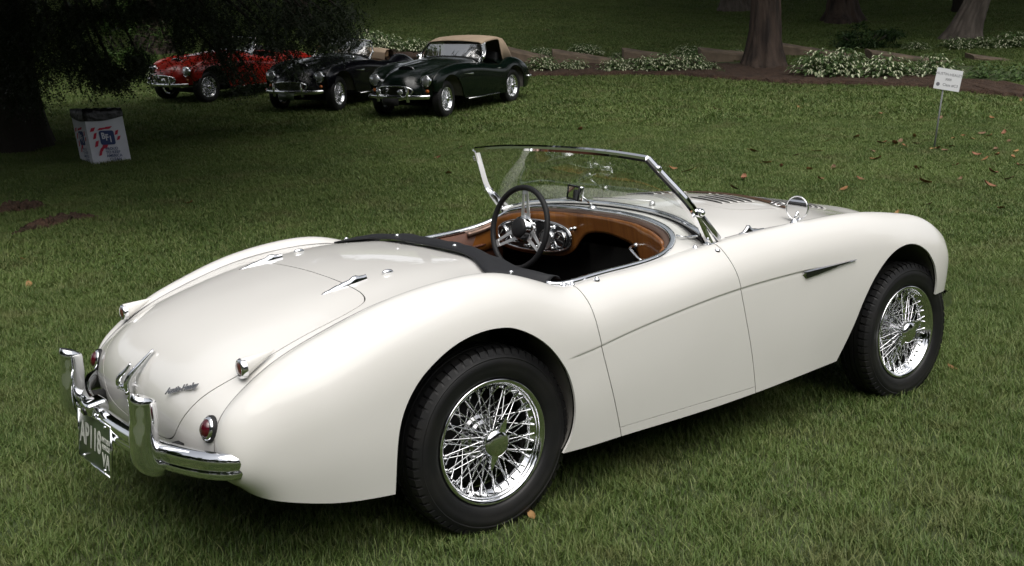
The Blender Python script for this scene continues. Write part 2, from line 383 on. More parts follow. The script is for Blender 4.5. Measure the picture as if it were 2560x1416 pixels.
def side_patch(res, resv, sgn):
    K = len(SIDE); uu = np.linspace(0, K-1, (K-1)*res+1); C_ = np.mean([np.concatenate([[0], np.cumsum(np.linalg.norm(np.diff(SIDE[:, j], axis=0), axis=1))]) for j in range(7)], axis=0)
    q = np.interp(uu, np.arange(K), C_); rows = splp(C_, SIDE, q)
    vv = np.concatenate([np.linspace(0, 4, 4*resv+1)[:-1], [4-.016, 4-.004, 4+.012, 4+.04], np.linspace(4, 6, 2*resv+1)[1:]])
    V = np.zeros((len(uu), len(vv), 3))
    for i in range(len(uu)):
        c = np.concatenate([[0], np.cumsum(np.maximum(np.linalg.norm(np.diff(rows[i], axis=0), axis=1), 1e-5))])
        V[i] = splp(c, rows[i], np.interp(vv, np.arange(7), c))
    # swage: the panel below the line stands a few millimetres in
    x = V[:, :, 0]; m = np.clip((x-.27)/.05, 0, 1)*np.clip((1.60-x)/.10, 0, 1)
    dep = np.where(vv > 4, 1.0, 0.0)*np.clip((6.0-vv)/1.6, 0, 1)
    V[:, :, 1] -= 0.0030*m*dep[None, :]
    gr = np.where((vv > 4-.01) & (vv < 4.02), 1.0, 0.0); V[:, :, 1] -= 0.0015*m*gr[None, :]
    Vs = V.copy()
    V[:, :, 1] *= sgn
    nv = len(vv); Fc = grid_faces(len(uu), nv)
    if sgn < 0: Fc = [f[::-1] for f in Fc]
    A = np.hstack([np.stack([np.repeat(uu, nv), np.tile(vv, len(uu))], 1), grid_n(V, sgn < 0)])
    return V.reshape(-1, 3), Fc, A
def top_patch(res, resv):
    K = len(TOP); full = np.concatenate([TOP, (TOP[:, ::-1]*np.array([1, -1, 1]))[:, 1:]], axis=1)
    full = np.concatenate([(TOP*np.array([1, -1, 1]))[:, :0:-1], TOP], axis=1)      # right seam -> centre -> left seam
    C_ = np.mean([np.concatenate([[0], np.cumsum(np.linalg.norm(np.diff(full[:, j], axis=0), axis=1))]) for j in range(9)], axis=0)
    uu = np.linspace(0, K-1, (K-1)*res+1); rows = splp(C_, full, np.interp(uu, np.arange(K), C_))
    vv = np.linspace(0, 8, 8*resv+1); V = np.zeros((len(uu), len(vv), 3))
    for i in range(len(uu)):
        c = np.concatenate([[0], np.cumsum(np.linalg.norm(np.diff(rows[i], axis=0), axis=1))])
        V[i] = splp(c, rows[i], np.interp(vv, np.arange(9), c))
    nv = len(vv); sarc = np.interp(uu, np.arange(K), C_)
    return V.reshape(-1, 3), grid_faces(len(uu), nv), np.hstack([np.stack([np.repeat(sarc, nv), V[:, :, 1].ravel()], 1), grid_n(V, False)])
def top_s(k):
    full = np.concatenate([(TOP*np.array([1, -1, 1]))[:, :0:-1], TOP], axis=1)
    C_ = np.mean([np.concatenate([[0], np.cumsum(np.linalg.norm(np.diff(full[:, j], axis=0), axis=1))]) for j in range(9)], axis=0)
    return np.interp(k, np.arange(len(TOP)), C_)
_h = [(.80,0),(.80,.15),(.86,.25),(1.05,.325),(1.45,.368),(1.95,.412),(2.7,.462),(3.3,.500),(4.0,.522),(5.0,.530),(5.75,.528),(5.98,.508),(6.12,.46),(6.17,.38),(6.21,.2),(6.22,0)]
BOOT = smooth_poly([(top_s(k), y) for k, y in _h], 6)
BOOT = np.vstack([BOOT, (BOOT*np.array([1, -1]))[::-1]])
_h = [(1.425,0),(1.43,.2),(1.445,.34),(1.475,.385),(1.53,.40),(1.8,.392),(2.1,.37),(2.35,.33),(2.5,.28),(2.6,.2),(2.64,.1),(2.65,0)]
BONNET = smooth_poly(_h, 6); BONNET = np.vstack([BONNET, (BONNET*np.array([1, -1]))[::-1]])
GRILLE_H = [(0,.585),(.12,.582),(.24,.565),(.32,.535),(.345,.50),(.325,.455),(.24,.425),(.12,.415),(0,.413)]
GRILLE = smooth_poly(GRILLE_H, 6); GRILLE = np.vstack([GRILLE, (GRILLE*np.array([-1, 1]))[::-1]])
_tp = None
def top_z(x, y):
    """height of the upper body at (x, y) (deck and bonnet only)"""
    global _tp
    if _tp is None:
        V, F_, A = top_patch(6, 4); _tp = V[(V[:, 2] > .5)]
    d = (_tp[:, 0]-x)**2+(_tp[:, 1]-y)**2; i = np.argsort(d)[:6]; w_ = 1/(d[i]+1e-7); return float((w_*_tp[i, 2]).sum()/w_.sum())
_sp = None
def side_y(x, z):
    global _sp
    if _sp is None:
        V, F_, A = side_patch(6, 4, 1); _sp = V
    P = _sp[_sp[:, 1] > .5]; d = (P[:, 0]-x)**2+(P[:, 2]-z)**2; i = np.argsort(d)[:5]; w_ = 1/(d[i]+1e-7); return float((w_*P[i, 1]).sum()/w_.sum())
def panel(name, Ms, mt, parent, thick=.008):
    V, Fc, A = Ms
    if not Fc: return None
    n = A[:, -3:]/(np.linalg.norm(A[:, -3:], axis=1)[:, None]+1e-12); cnt = {}
    for fc in Fc:
        for p, q in zip(fc, fc[1:]+fc[:1]):
            k = (p, q) if p < q else (q, p); cnt[k] = None if k in cnt else (p, q)
    be = [e for e in cnt.values() if e]; bv = sorted({i for e in be for i in e}); N0 = len(V); r1 = {i: N0+k for k, i in enumerate(bv)}; r2 = {i: N0+len(bv)+k for k, i in enumerate(bv)}
    V2 = np.vstack([V, V[bv], V[bv]-n[bv]*thick]); F2_ = list(Fc)+[(r1[q], r1[p], r2[p], r2[q]) for p, q in be]
    me = mesh(name, V2, F2_, mt); nf = len(Fc)
    ln = [tuple(n[i]) for fc in Fc for i in fc]
    for k in range(nf, len(F2_)):
        fn = me.polygons[k].normal; ln += [tuple(fn)]*4
    me.normals_split_custom_set(ln); return link(name, me, parent)
def build_body(root, paint, res, resv, gap, grille=False, inner=DARK):
    P = {}
    for sgn in (-1, 1):
        Ms = side_patch(res, resv, sgn)
        fr = lambda M_: M_[0][:, 0]-np.interp(M_[0][:, 2], XR[:, 0], XR[:, 1])
        ff = lambda M_: np.interp(M_[0][:, 2], XF[:, 0], XF[:, 1])-M_[0][:, 0]
        fb = lambda M_: M_[0][:, 2]-(DOORB[0]+(DOORB[1]-DOORB[0])*(M_[0][:, 0]-.52)/.71)
        xz = lambda M_: M_[0][:, [0, 2]]
        rw = clip(Ms, -fr(Ms)-gap); rw = clip(rw, -sdf(xz(rw), ARCH_R))
        fw = clip(Ms, -ff(Ms)-gap); fw = clip(fw, -sdf(xz(fw), ARCH_F)); fw = clip(fw, np.where(fw[0][:, 0] > 2.44, fw[0][:, 2]-.470, 1.0))
        md = clip(Ms, fr(Ms)-gap); md = clip(md, ff(md)-gap)
        dr = clip(md, fb(md)-gap*.7); sl = clip(md, -fb(md)-gap*.7)
        P['rear_wing', sgn] = panel('rear_wing', rw, paint, root); P['front_wing', sgn] = panel('front_wing', fw, paint, root)
        P['door', sgn] = panel('door', dr, paint, root, .02); P['sill', sgn] = panel('sill', sl, paint, root)
        # wheel wells: a band running in from each arch, closed by an inner wall
        for nm, arch, dx in (('rear', ARCH_R, 0), ('front', ARCH_F, 0)):
            pts = [p for p in arch[::3] if p[1] > .22]; b = MB(); V = []; n = len(pts)
            for (x, z) in pts:
                y0 = side_y(x, z)-.016
                cx = 0 if nm == 'rear' else 2.19
                for t in (0, .03, .12, .34):
                    e = 1+.10*min(t, .06)/.06
                    V.append((cx+(x-cx)*e, sgn*(y0-t), .33+(z-.33)*e))
            Fc = [(i*4+j, (i+1)*4+j, (i+1)*4+j+1, i*4+j+1) for i in range(n-1) for j in range(3)]
            b.add(V, Fc); b.add([V[i*4+3] for i in range(n)], [tuple(range(n))])
            b.build('wheel_well', WELL, root)
    tp = top_patch(res, resv)
    rear = clip(tp, .60-tp[0][:, 0]); rear = clip(rear, -sdf(rear[0][:, :2], HOLE))
    front = clip(tp, tp[0][:, 0]-.60); front = clip(front, -sdf(front[0][:, :2], HOLE))
    P['rear_shroud'] = panel('rear_shroud', clip(rear, -sdf(rear[2][:, :2], BOOT)-gap), paint, root)
    P['boot_lid'] = panel('boot_lid', clip(rear, sdf(rear[2][:, :2], BOOT)-gap), paint, root)
    if grille:
        m = front[0][:, 0] > 2.6; f = -sdf(front[0][:, [1, 2]], GRILLE); f = np.where(m, f, 1.0); front = clip(front, f)
    fb_ = sdf(front[0][:, :2], BONNET); up = front[0][:, 2] > .64
    P['front_shroud'] = panel('front_shroud', clip(front, np.where(up, -fb_-gap, 1.0)), paint, root)
    P['bonnet'] = panel('bonnet', clip(front, np.where(up, fb_-gap, -1.0)), paint, root)
    # dark sheet added behind the panels so their gaps show as shade
    b = MB()
    for Ms in (side_patch(3, 3, -1), side_patch(3, 3, 1), top_patch(3, 2)):
        V = Ms[0].copy(); cen = np.stack([np.clip(V[:, 0], -.55, 2.4), np.clip(V[:, 1], -.45, .45), np.full(len(V), .45)], 1)
        d = cen-V; d /= np.linalg.norm(d, axis=1)[:, None]+1e-9; V += d*.035
        M2 = (V, Ms[1], Ms[2]); M2 = clip(M2, -sdf(M2[0][:, :2], HOLE*np.array([1.0, 1.0]))-.012)
        for ar in (ARCH_R, ARCH_F):
            f = -sdf(M2[0][:, [0, 2]], ar)-.01; f = np.where(np.abs(M2[0][:, 1]) < .45, 1.0, f); M2 = clip(M2, f)
        M2 = clip(M2, np.where((M2[0][:, 0] > 2.30) & (np.abs(M2[0][:, 1]) > .40), M2[0][:, 2]-.52, 1.0)); b.add(M2[0], M2[1])
    b.box((1.0, 0, .215), (1.35, .42, .02)); b.box((-.55, 0, .33), (.28, .5, .02)); b.box((2.45, 0, .36), (.12, .38, .02))
    b.build('inner_shell', inner, root)
    return P
# ------------------------------------------------------------------ wire wheel (axle along y, outer face towards +y)
def tyre_mesh():
    R0 = .325; b = MB()
    prof = [(.200,-.058),(.215,-.072),(.245,-.083),(.275,-.084),(.300,-.076),(.314,-.064),(.3165,-.058),(.319,-.045),(.3135,-.044),(.3135,-.040),(.3205,-.039),(.3225,-.016),(.316,-.015),(.316,-.010),(.323,-.009),(.323,.009),(.316,.010),(.316,.015),(.3225,.016),(.3205,.039),(.3135,.040),(.3135,.044),(.319,.045),(.3165,.058),(.314,.064),(.300,.076),(.292,.0790),(.288,.0815),(.284,.0800),(.275,.084),(.262,.0845),(.258,.0830),(.245,.083),(.222,.077),(.215,.072),(.2085,.062),(.200,.058)]
    kr = lambda r_: r_ if r_ <= .2075 else .2075+(r_-.2075)*.885
    prof = [(kr(r_), h_*.94) for r_, h_ in prof]
    b.lathe(prof, 96)
    n = 60
    for k in range(n):                      # shoulder tread blocks
        a = 2*PI*k/n
        for sg in (-1, 1):
            M_ = Matrix.Rotation(-a, 4, 'Y')
            c = [(-.0125,.040,.3165),(.0125,.040,.3165),(.0125,.058,.3150),(-.0125,.058,.3150),(-.0118,.041,.3262),(.0118,.041,.3262),(.0112,.0690,.3185),(-.0112,.0690,.3185),(-.010,.0785,.2985),(.010,.0785,.2985)]
            V = [M_ @ Vector((x+sg*.003*(y-.04)/.02, sg*y*.94, kr(z))) for x, y, z in c]
            Fc = [(4,5,6,7),(7,6,9,8),(0,4,7,3),(1,2,6,5),(3,7,8),(2,9,6),(0,1,5,4)]
            b.add(V, Fc if sg > 0 else [f[::-1] for f in Fc])
    return sharp_me(b.me('tyre', RUBBER), 40)
def sharp_me(me, deg):
    try: me.set_sharp_from_angle(angle=R(deg))
    except Exception: pass
    return me
def rim_mesh():
    b = MB()
    b.lathe([(.196,.066),(.202,.070),(.207,.069),(.2085,.064),(.205,.059),(.198,.058),(.190,.056),(.186,.050),(.184,.044),(.174,.036),(.168,.026),(.166,.010),(.166,-.012),(.172,-.026),(.184,-.034),(.186,-.052),(.207,-.062)], 96)
    b.lathe([(.190,.056),(.193,.063),(.196,.066)], 96)
    return b.me('rim', CHROME)
def hub_mesh():
    b = MB(); b.lathe([(.0,-.05),(.074,-.05),(.076,-.030),(.074,-.016),(.064,-.010),(.060,.004),(.050,.010),(.044,.030),(.040,.050),(.043,.054),(.043,.062),(.038,.064),(.0,.064)], 40)
    return sharp_me(b.me('hub', CHROMED), 40)
def spinner_mesh(ang):
    b = MB(); b.lathe([(.040,.060),(.047,.063),(.049,.072),(.047,.082),(.043,.088),(.036,.092),(.030,.0945),(.0,.0955)], 40)
    for s_ in (0, PI):
        V = []; 
        L = [(.030,.020,.062,.090),(.050,.017,.066,.090),(.066,.012,.072,.091),(.080,.007,.079,.092),(.088,.002,.085,.091)]
        for (r_, h_, y0, y1) in L:
            for (t, y) in ((-h_, y0), (h_, y0), (h_*.7, y1), (-h_*.7, y1)):
                a = ang+s_; V.append((r_*math.cos(a)-t*math.sin(a), y, r_*math.sin(a)+t*math.cos(a)))
        Fc = [(i*4+j, i*4+(j+1) % 4, (i+1)*4+(j+1) % 4, (i+1)*4+j) for i in range(4) for j in range(4)]+[(16, 17, 18, 19)]
        b.add(V, Fc)
    return sharp_me(b.me('spinner', CHROME), 50)
def spoke_ends(n=20):
    out = []
    for k in range(n):
        a = 2*PI*k/n
        for sg in (-1, 1):              # outer row: long, from the nose of the hub to the rim well
            a0 = a+sg*R(14); out.append(((.041, .056, a0), (.171, .020, a+sg*R(3.4)-sg*R(11.0))))
        for sg in (-1, 1):              # inner row: from the hub flange to the outer edge of the rim
            a0 = a+R(9)+sg*R(22); out.append(((.071, -.020, a0), (.1805, .043, a+R(9)-sg*R(4.2))))
    return out
def pol(p): return Vector((p[0]*math.cos(p[2]), p[1], p[0]*math.sin(p[2])))
SPK = {}
def spoke_mesh():
    if 'u' not in SPK:
        b = MB(); b.tube([(0, 0, 0), (0, 0, 1)], 0.0019, 6, cap=False); b.tube([(0, 0, .91), (0, 0, 1.0)], .0036, 6, cap=False); SPK['u'] = b.me('spoke', CHROME)
    return SPK['u']
TY = tyre_mesh(); RI = rim_mesh(); HU = hub_mesh()
def wheel(parent, x, y, side, steer=0.0, fine=True, spin=0.0, ang=0.0, zc=.321):
    t = empty('wheel'); t.parent = parent; t.location = (x, y, zc); t.rotation_euler = (0, 0, (0 if side > 0 else PI)+steer)
    link('tyre', TY, t); 
    r_ = link('rim', RI, t); r_.rotation_euler = (0, spin, 0); link('hub', HU, t); link('spinner', spinner_mesh(ang), t)
    E = spoke_ends()
    if fine:
        um = spoke_mesh()
        for (p, q) in E:
            p, q = pol(p), pol(q); o = link('spoke', um, t); d = q-p
            o.rotation_mode = 'QUATERNION'; o.rotation_quaternion = d.to_track_quat('Z', 'Y'); o.location = p; o.scale = (1, 1, d.length)
    else:
        if 'all' not in SPK:
            b = MB()
            for (p, q) in E: b.tube([pol(p), pol(q)], .003, 4, cap=False)
            SPK['all'] = b.me('spokes', CHROME)
        link('spokes', SPK['all'], t)
    bk = MB(); bk.lathe([(.0, -.055), (.165, -.055), (.165, -.075), (.0, -.075)], 32); bk.build('brake_drum', DARK, t)
    return t
# ------------------------------------------------------------------ the near roadster
def mir(L): return [(x, -y, z) for x, y, z in L]
def sp3(P, n):
    P = np.array(P, float); s = np.concatenate([[0], np.cumsum(np.linalg.norm(np.diff(P, axis=0), axis=1))]); return [Vector(p) for p in splp(s, P, np.linspace(0, s[-1], n))]
CK = [(1.045,0,.929),(1.040,.18,.927),(1.022,.33,.920),(1.000,.457,.902),(.980,.523,.882),(.963,.550,.866),(.935,.570,.848),(.86,.596,.822),(.75,.606,.806),(.50,.611,.787),(.40,.610,.777),(.355,.598,.776),(.325,.583,.783)]
def build_hero():
    root = empty('roadster')
    tag(root, 'cream white open roadster with wire wheels and folding windscreen, nearest of the four cars', 'car')
    P = build_body(root, PAINT, 14, 12, .0021)
    E_ = [wheel(root, 0, -.645, -1, ang=R(112)), wheel(root, 0, .645, 1, fine=False), wheel(root, 2.286, -.622, -1, steer=R(0), ang=R(150)), wheel(root, 2.286, .622, 1, steer=R(-3), fine=False)]
    # seams between shroud and wings: a thin raised bead, darker in its two edges
    for sgn in (-1, 1):
        L = splp(np.linspace(0, 1, 24), SIDE[:, 0], np.linspace(0, 1, 300))
        for a, b in ((4, 136), (190, 290)):
            q = [Vector((p[0], sgn*p[1], p[2]+.0004)) for p in L[a:b]]
            m = MB(); m.tube(q, .0021, 6); m.build('seam_bead', BEAD, root)
    # cockpit capping rails
    half = sp3(CK, 70); full = [Vector((p.x, -p.y, p.z)) for p in half[::-1]]+half[1:]
    prof = [(-.013,-.006),(-.012,.003),(-.006,.0085),(.004,.0095),(.011,.006),(.013,-.002),(.011,-.010),(-.010,-.012)]
    m = MB(); m.sweep(full, prof); m.build('cockpit_rail', CHROME, root)
    # rolled leather padding just inside the front rail
    fr = [p for p in full if p.x > .80]
    cen = Vector((.6, 0, 0))
    m = MB(); m.sweep([Vector((p.x-.012*(p.x-.3), p.y*.965, p.z-.020)) for p in fr], [(.020*math.cos(a), .014*math.sin(a)) for a in np.linspace(0, 2*PI, 12, endpoint=False)]); m.build('padded_roll', CHROMED2, root)
    # fascia
    def fx(y): return 1.015-.30*y*y
    def topz(y): return float(np.interp(abs(y), [0, .18, .33, .457, .52, .55], [.910, .908, .902, .884, .866, .850]))
    low = smooth_poly([(-.54,.745),(-.46,.735),(-.375,.745),(-.345,.785),(-.317,.808),(-.237,.828),(-.123,.842),(-.038,.837),(.016,.822),(.055,.79),(.089,.752),(.151,.721),(.229,.713),(.35,.713),(.45,.722),(.52,.745),(.54,.76)], 5)
    m = MB(); V = []; n = len(low)
    for (y, z) in low:
        for t in np.linspace(0, 1, 7):
            zz = z+(topz(y)-z)*t; V.append((fx(y)+.012*(1-t), y, zz))
    m.add(V, [(i*7+j, i*7+j+1, (i+1)*7+j+1, (i+1)*7+j) for i in range(n-1) for j in range(6)])
    d = m.build('dashboard', WOOD, root); solid(d, .012, 1)
    # side veneer: the fascia turns the corner towards the doors
    for sgn in (-1, 1):
        pts = [(.868,.54,.83),(.80,.575,.81)]
        m = MB(); V = []
        for (x, y, z1) in ((.929,.535,.850),(.91,.553,.842),(.87,.573,.826),(.80,.585,.808)):
            for t in np.linspace(0, 1, 4): V.append((x, sgn*y, z1-.115*t*(1 if x > .85 else .7)-.006))
        m.add(V, [(i*4+j, i*4+j+1, (i+1)*4+j+1, (i+1)*4+j) for i in range(3) for j in range(3)]); o = m.build('veneer_cheek', WOOD, root); solid(o, .01, 0)
    # instrument binnacle: oval plate with chrome edge
    oc = [(.298+.212*math.copysign(abs(math.cos(a))**.85, math.cos(a)), .798+.067*math.copysign(abs(math.sin(a))**.8, math.sin(a))) for a in np.linspace(0, 2*PI, 64, endpoint=False)]
    ip = MB(); rim_ = [Vector((fx(y)-.016, y, z)) for y, z in oc]
    ip.add(rim_+[Vector((fx(.298)-.022, .298, .798))], [(i, (i+1) % 64, 64) for i in range(64)])
    io = ip.build('instrument_panel', mat('panel_satin', (.16, .16, .165), .28, .9), d); sharp(io, 30)
    m = MB(); m.tube(rim_, .006, 8, closed=True); m.build('panel_edge', CHROME, d)
    for (y, z, r_) in ((.222,.789,.040),(.140,.795,.033),(.400,.805,.040),(.470,.800,.030)):
        m = MB(); c = (fx(y)-.03, y, z); m.lathe([(r_*1.14,.012),(r_*1.14,-.002),(r_*1.04,-.010),(r_*.96,-.004)], 28, c, 'x'); m.build('gauge_bezel', CHROME, d)
        m = MB(); m.lathe([(0,-.003),(r_*.98,-.003)], 28, c, 'x'); m.build('gauge_face', GAUGEF if r_ > .035 else GAUGE, d)
        m = MB(); m.box((c[0]-.006, y+.004, z+.004), (.001, .0012, r_*.42), Matrix.Rotation(R(40), 3, 'X')); m.build('gauge_needle', PLATEW, d)
    for (y, z) in ((.307,.846),(.187,.842),(.18,.752),(.062,.846),(.275,.752),(.340,.752)):
        m = MB(); m.lathe([(.0,-.026),(.007,-.025),(.009,-.016),(.006,-.010),(.010,-.006),(.011,.004)], 16, (fx(y)-.018, y, z), 'x'); m.build('switch_knob', CHROME, d)
    # grab handle
    g0, g1 = Vector((fx(-.33)-.004, -.335, .815)), Vector((fx(-.44)-.004, -.435, .770))
    m = MB(); m.tube(sp3([g0, g0+Vector((-.035,-.003,-.003)), (g0+g1)/2+Vector((-.042,0,0)), g1+Vector((-.035,.003,.003)), g1], 18), .0055, 8); m.ball(g0, .013); m.ball(g1, .013); m.build('grab_handle', CHROME, d)
    # interior tub
    m = MB(); m.box((.62, 0, .27), (.52, .62, .012)); m.box((.78, 0, .36), (.40, .11, .10)); m.box((1.16, 0, .50), (.012, .60, .26)); m.box((.22, 0, .52), (.012, .60, .26)); m.build('floor', CARPET, root)
    for sgn in (-1, 1):
        m = MB(); V = []
        for x in np.linspace(.34, .97, 12):
            y0 = float(np.interp(x, [.34, .5, .75, .9, .97], [.575, .592, .588, .572, .545])); z0 = float(np.interp(x, [.34, .5, .75, .9, .97], [.764, .775, .793, .812, .830]))
            for t in np.linspace(0, 1, 5): V.append((x, sgn*(y0+.012*t), z0-.42*t))
        m.add(V, [(i*5+j, i*5+j+1, (i+1)*5+j+1, (i+1)*5+j) for i in range(11) for j in range(4)]); o = m.build('door_trim', LEATHER, P['door', sgn]); solid(o, .012, 0)
        m = MB(); m.tube([(x, sgn*(float(np.interp(x, [.34, .5, .75, .9], [.566, .583, .579, .563]))), float(np.interp(x, [.34, .5, .75, .9], [.70, .708, .724, .742]))) for x in np.linspace(.36, .90, 14)], .006, 6); m.build('trim_piping', LEATHER, P['door', sgn])
        # seats
        s_ = empty('seat'); s_.parent = root; s_.location = (.52, sgn*.30, .30)
        m = MB(); m.box((0, 0, .06), (.23, .20, .06)); bevel(m.build('seat_cushion', BLACK, s_), .04, 4)
        m = MB(); m.box((-.21, 0, .22), (.05, .20, .19), Matrix.Rotation(R(-12), 3, 'Y')); bevel(m.build('seat_back', BLACK, s_), .04, 4)
    # steering wheel
    st = empty('steering_wheel'); st.parent = root; st.location = (.895, .315, .837); n_ = Vector((-.976, -.068, .208)).normalized(); ey = Vector((0, 1, 0)); ey = (ey-n_*ey.dot(n_)).normalized(); ex = ey.cross(n_)
    basis(st, st.location, ex, ey, n_)
    r0 = .177; m = MB(); m.tube([(r0*math.cos(a), r0*math.sin(a), 0) for a in np.linspace(0, 2*PI, 72, endpoint=False)], .0125, 12, closed=True); m.build('wheel_rim', BLACK, st)
    upd = math.atan2(Vector((0, 0, 1)).dot(ey), Vector((0, 0, 1)).dot(ex))
    for k in range(3):
        a = upd+k*2*PI/3; u = Vector((math.cos(a), math.sin(a), 0)); v = Vector((-u.y, u.x, 0)); m = MB()
        for w0, w1 in ((-1, -.36), (.36, 1)):
            V = []
            for r_, hw, z in ((.046,.030,-.026),(.11,.022,-.014),(.172,.016,-.002)):
                for (q, dz) in ((w0, 0), (w1, 0), (w1, -.004), (w0, -.004)): V.append(u*r_+v*hw*q+Vector((0, 0, z+dz)))
            m.add(V, [(i*4+j, i*4+(j+1) % 4, (i+1)*4+(j+1) % 4, (i+1)*4+j) for i in range(2) for j in range(4)])
        for r_ in (.055, .163):
            m.box(u*r_+Vector((0, 0, -.029 if r_ < .1 else -.006)), (.014, .015 if r_ > .1 else .026, .003), Matrix.Rotation(a, 3, 'Z'))
        m.build('wheel_spoke', mat('spoke_satin', (.72, .72, .72), .38, .75), st, smooth=False)
    m = MB(); m.lathe([(.046,-.032),(.058,-.030),(.060,-.024),(.052,-.018),(.050,.0),(.045,.004)], 32, ax='z'); m.build('hub_ring', CHROME, st)
    m = MB(); m.lathe([(.045,.0),(.043,.010),(.030,.016),(.0,.018)], 32, ax='z'); m.build('horn_push', BLACK, st)
    m = MB(); m.tube([(0, 0, -.03), (0, 0, -.20)], .027, 16); m.build('steering_column', CHROMED, st)
    # tonneau strip folded over the rear edge of the cockpit
    back = [(.320,.594,.770),(.21,.576,.800),(.120,.560,.822),(.135,.47,.840),(.178,.35,.857),(.194,.18,.864),(.198,0,.866)]
    frnt = [(.392,.582,.792),(.345,.555,.803),(.290,.530,.822),(.268,.45,.842),(.264,.35,.856),(.272,.18,.870),(.276,0,.874)]
    def sym(L): return [(x, -y, z) for x, y, z in L]+L[::-1][1:]
    B_ = sp3(sym(back), 90); F_ = sp3(sym(frnt), 90); m = MB(); V = []; rnd = random.Random(4)
    for i, (a, b) in enumerate(zip(B_, F_)):
        s_ = i/89
        for t in np.linspace(0, 1, 9):
            p = a.lerp(b, t); e = min(1, 3*min(s_, 1-s_)+.0)
            p = p+Vector((0, 0, .006+.011*math.sin(PI*t)*(1+.2*math.sin(s_*19+t*3))+.0025*math.sin(s_*57+t*5)*t+.0015*math.sin(s_*23-9*t)))
            if t == 1: p.z -= .012
            V.append(p)
    m.add(V, [(i*9+j, (i+1)*9+j, (i+1)*9+j+1, i*9+j+1) for i in range(89) for j in range(8)]); to = m.build('tonneau_cover', VINYL, root); solid(to, .004, 0)
    for i in (9, 33, 57, 77):
        q = B_[i].lerp(F_[i], .30)+Vector((0, 0, .018)); m = MB(); m.lathe([(.0,.006),(.006,.005),(.009,.0),(.009,-.004)], 14, q, 'z'); m.build('snap_fastener', CHROME, to)
    # boot furniture: hinges, buttons, handle, script, lamps
    for sgn in (-1, 1):
        A_, B2 = Vector((-.414, sgn*.333, 0)), Vector((-.222, sgn*.323, 0)); V = []; m = MB(); N = 16
        for i in range(N):
            t = i/(N-1); p = A_.lerp(B2, t); z = top_z(p.x, p.y); wd = .0115*math.sin(PI*min(1, t*.82+.02))**.8+.001; h = .017*math.sin(PI*min(1, t*.60))**1.2+(.006 if .70 < t < .86 else 0)
            for a in np.linspace(0, PI, 7): V.append((p.x, p.y+wd*math.cos(a), z-.002+h*math.sin(a)))
        m.add(V, [(i*7+j, (i+1)*7+j, (i+1)*7+j+1, i*7+j+1) for i in range(N-1) for j in range(6)]); m.build('boot_hinge', CHROME, P['boot_lid'])
        z = top_z(-.145, sgn*.333); m = MB(); m.ball((-.145, sgn*.333, z+.004), (.022, .010, .011)); m.build('hood_stud', CHROME, P['rear_shroud'])
        # reflectors on painted pods
        c = Vector((-.757, sgn*.539, .668)); V = []; m = MB(); N = 12; ax = Vector((1, 0, .10)).normalized()
        e1 = Vector((0, 1, 0)); e2 = ax.cross(e1)
        for i in range(N):
            t = i/(N-1); r_ = .025*(1-t)**.9+.0005; cc = c+ax*(.105*t)+Vector((0, 0, .030*t-.004))
            for j in range(16):
                a = 2*PI*j/16; V.append(cc+e1*r_*math.cos(a)+e2*r_*1.15*math.sin(a)*(1 if math.sin(a) < 0 else 1.15))
        m.add(V, [(i*16+j, i*16+(j+1) % 16, (i+1)*16+(j+1) % 16, (i+1)*16+j) for i in range(N-1) for j in range(16)]); pod = m.build('reflector_pod', PAINT, root)
        def disc(c_, axis, r1, r2, mt, par, nm, hh, sy=1.0):
            axis = Vector(axis).normalized(); a1 = Vector((0, 1, 0)); a1 = (a1-axis*a1.dot(axis)).normalized(); a2 = axis.cross(a1); m = MB(); V = []; pr = [(r1, -.004), (r1, hh*.5), (r1*.92, hh*.9), (r2, hh)] if r2 else [(r1, 0), (r1*.9, hh*.55), (r1*.55, hh*.92), (.0005, hh)]
            for (r_, h_) in pr:
                for j in range(24): V.append(Vector(c_)+a1*r_*math.cos(2*PI*j/24)+a2*r_*sy*math.sin(2*PI*j/24)+axis*h_)
            m.add(V, [(i*24+j, (i+1)*24+j, (i+1)*24+(j+1) % 24, i*24+(j+1) % 24) for i in range(len(pr)-1) for j in range(24)]); return m.build(nm, mt, par)
        disc(c+Vector((.004, 0, -.002)), (-1, 0, -.04), .030, .0215, CHROME, pod, 'chrome_ring', .014); disc(c+Vector((-.004, 0, -.002)), (-1, 0, -.04), .022, 0, REDREFL, pod, 'reflector_lens', .008)
        c = Vector((-.862, sgn*.537, .508)); ax = Vector((-1, sgn*.10, .25))
        r1 = disc(c, ax, .0345, .029, BLACK, root, 'tail_lamp', .010, 1.15); r2 = disc(c-ax.normalized()*.002, ax, .032, .0245, CHROME, r1, 'lamp_ring', .018, 1.15); disc(c+ax.normalized()*.008, ax, .0255, 0, REDLENS, r1, 'lamp_lens', .020, 1.15)
    b = MB()
    for pts in ([(-.918,.088,.512),(-.924,.086,.535),(-.908,.072,.562),(-.890,.058,.590)], [(-.920,-.002,.510),(-.926,-.004,.538),(-.895,-.020,.592),(-.843,-.034,.645)]):
        b.tube(sp3(pts, 14), [.013*(1-.75*i/13)+.0015 for i in range(14)], 8)
    b.tube([(-.926,.086,.526), (-.930,.040,.522), (-.926,-.004,.530)], .010, 8); b.tube([(-.895,.04,.522), (-.930,.04,.522)], .012, 10); b.build('boot_handle', CHROME, P['boot_lid'])
    sc = text('Austin-Healey', .027, mat('badge_dark_chrome', (.30, .30, .31), .2, 1.0), 'script_badge', .0015, P['boot_lid'], shear=.35, bold=.0006); ex = Vector((.047, -.141, .041)).normalized(); nz = Vector((-.829, -.123, .545)); nz = (nz-ex*nz.dot(ex)).normalized(); basis(sc, Vector((-.864, -.344, .584))+nz*.007, ex, nz.cross(ex), nz)  # chrome darkened in its colour to imitate dark reflections
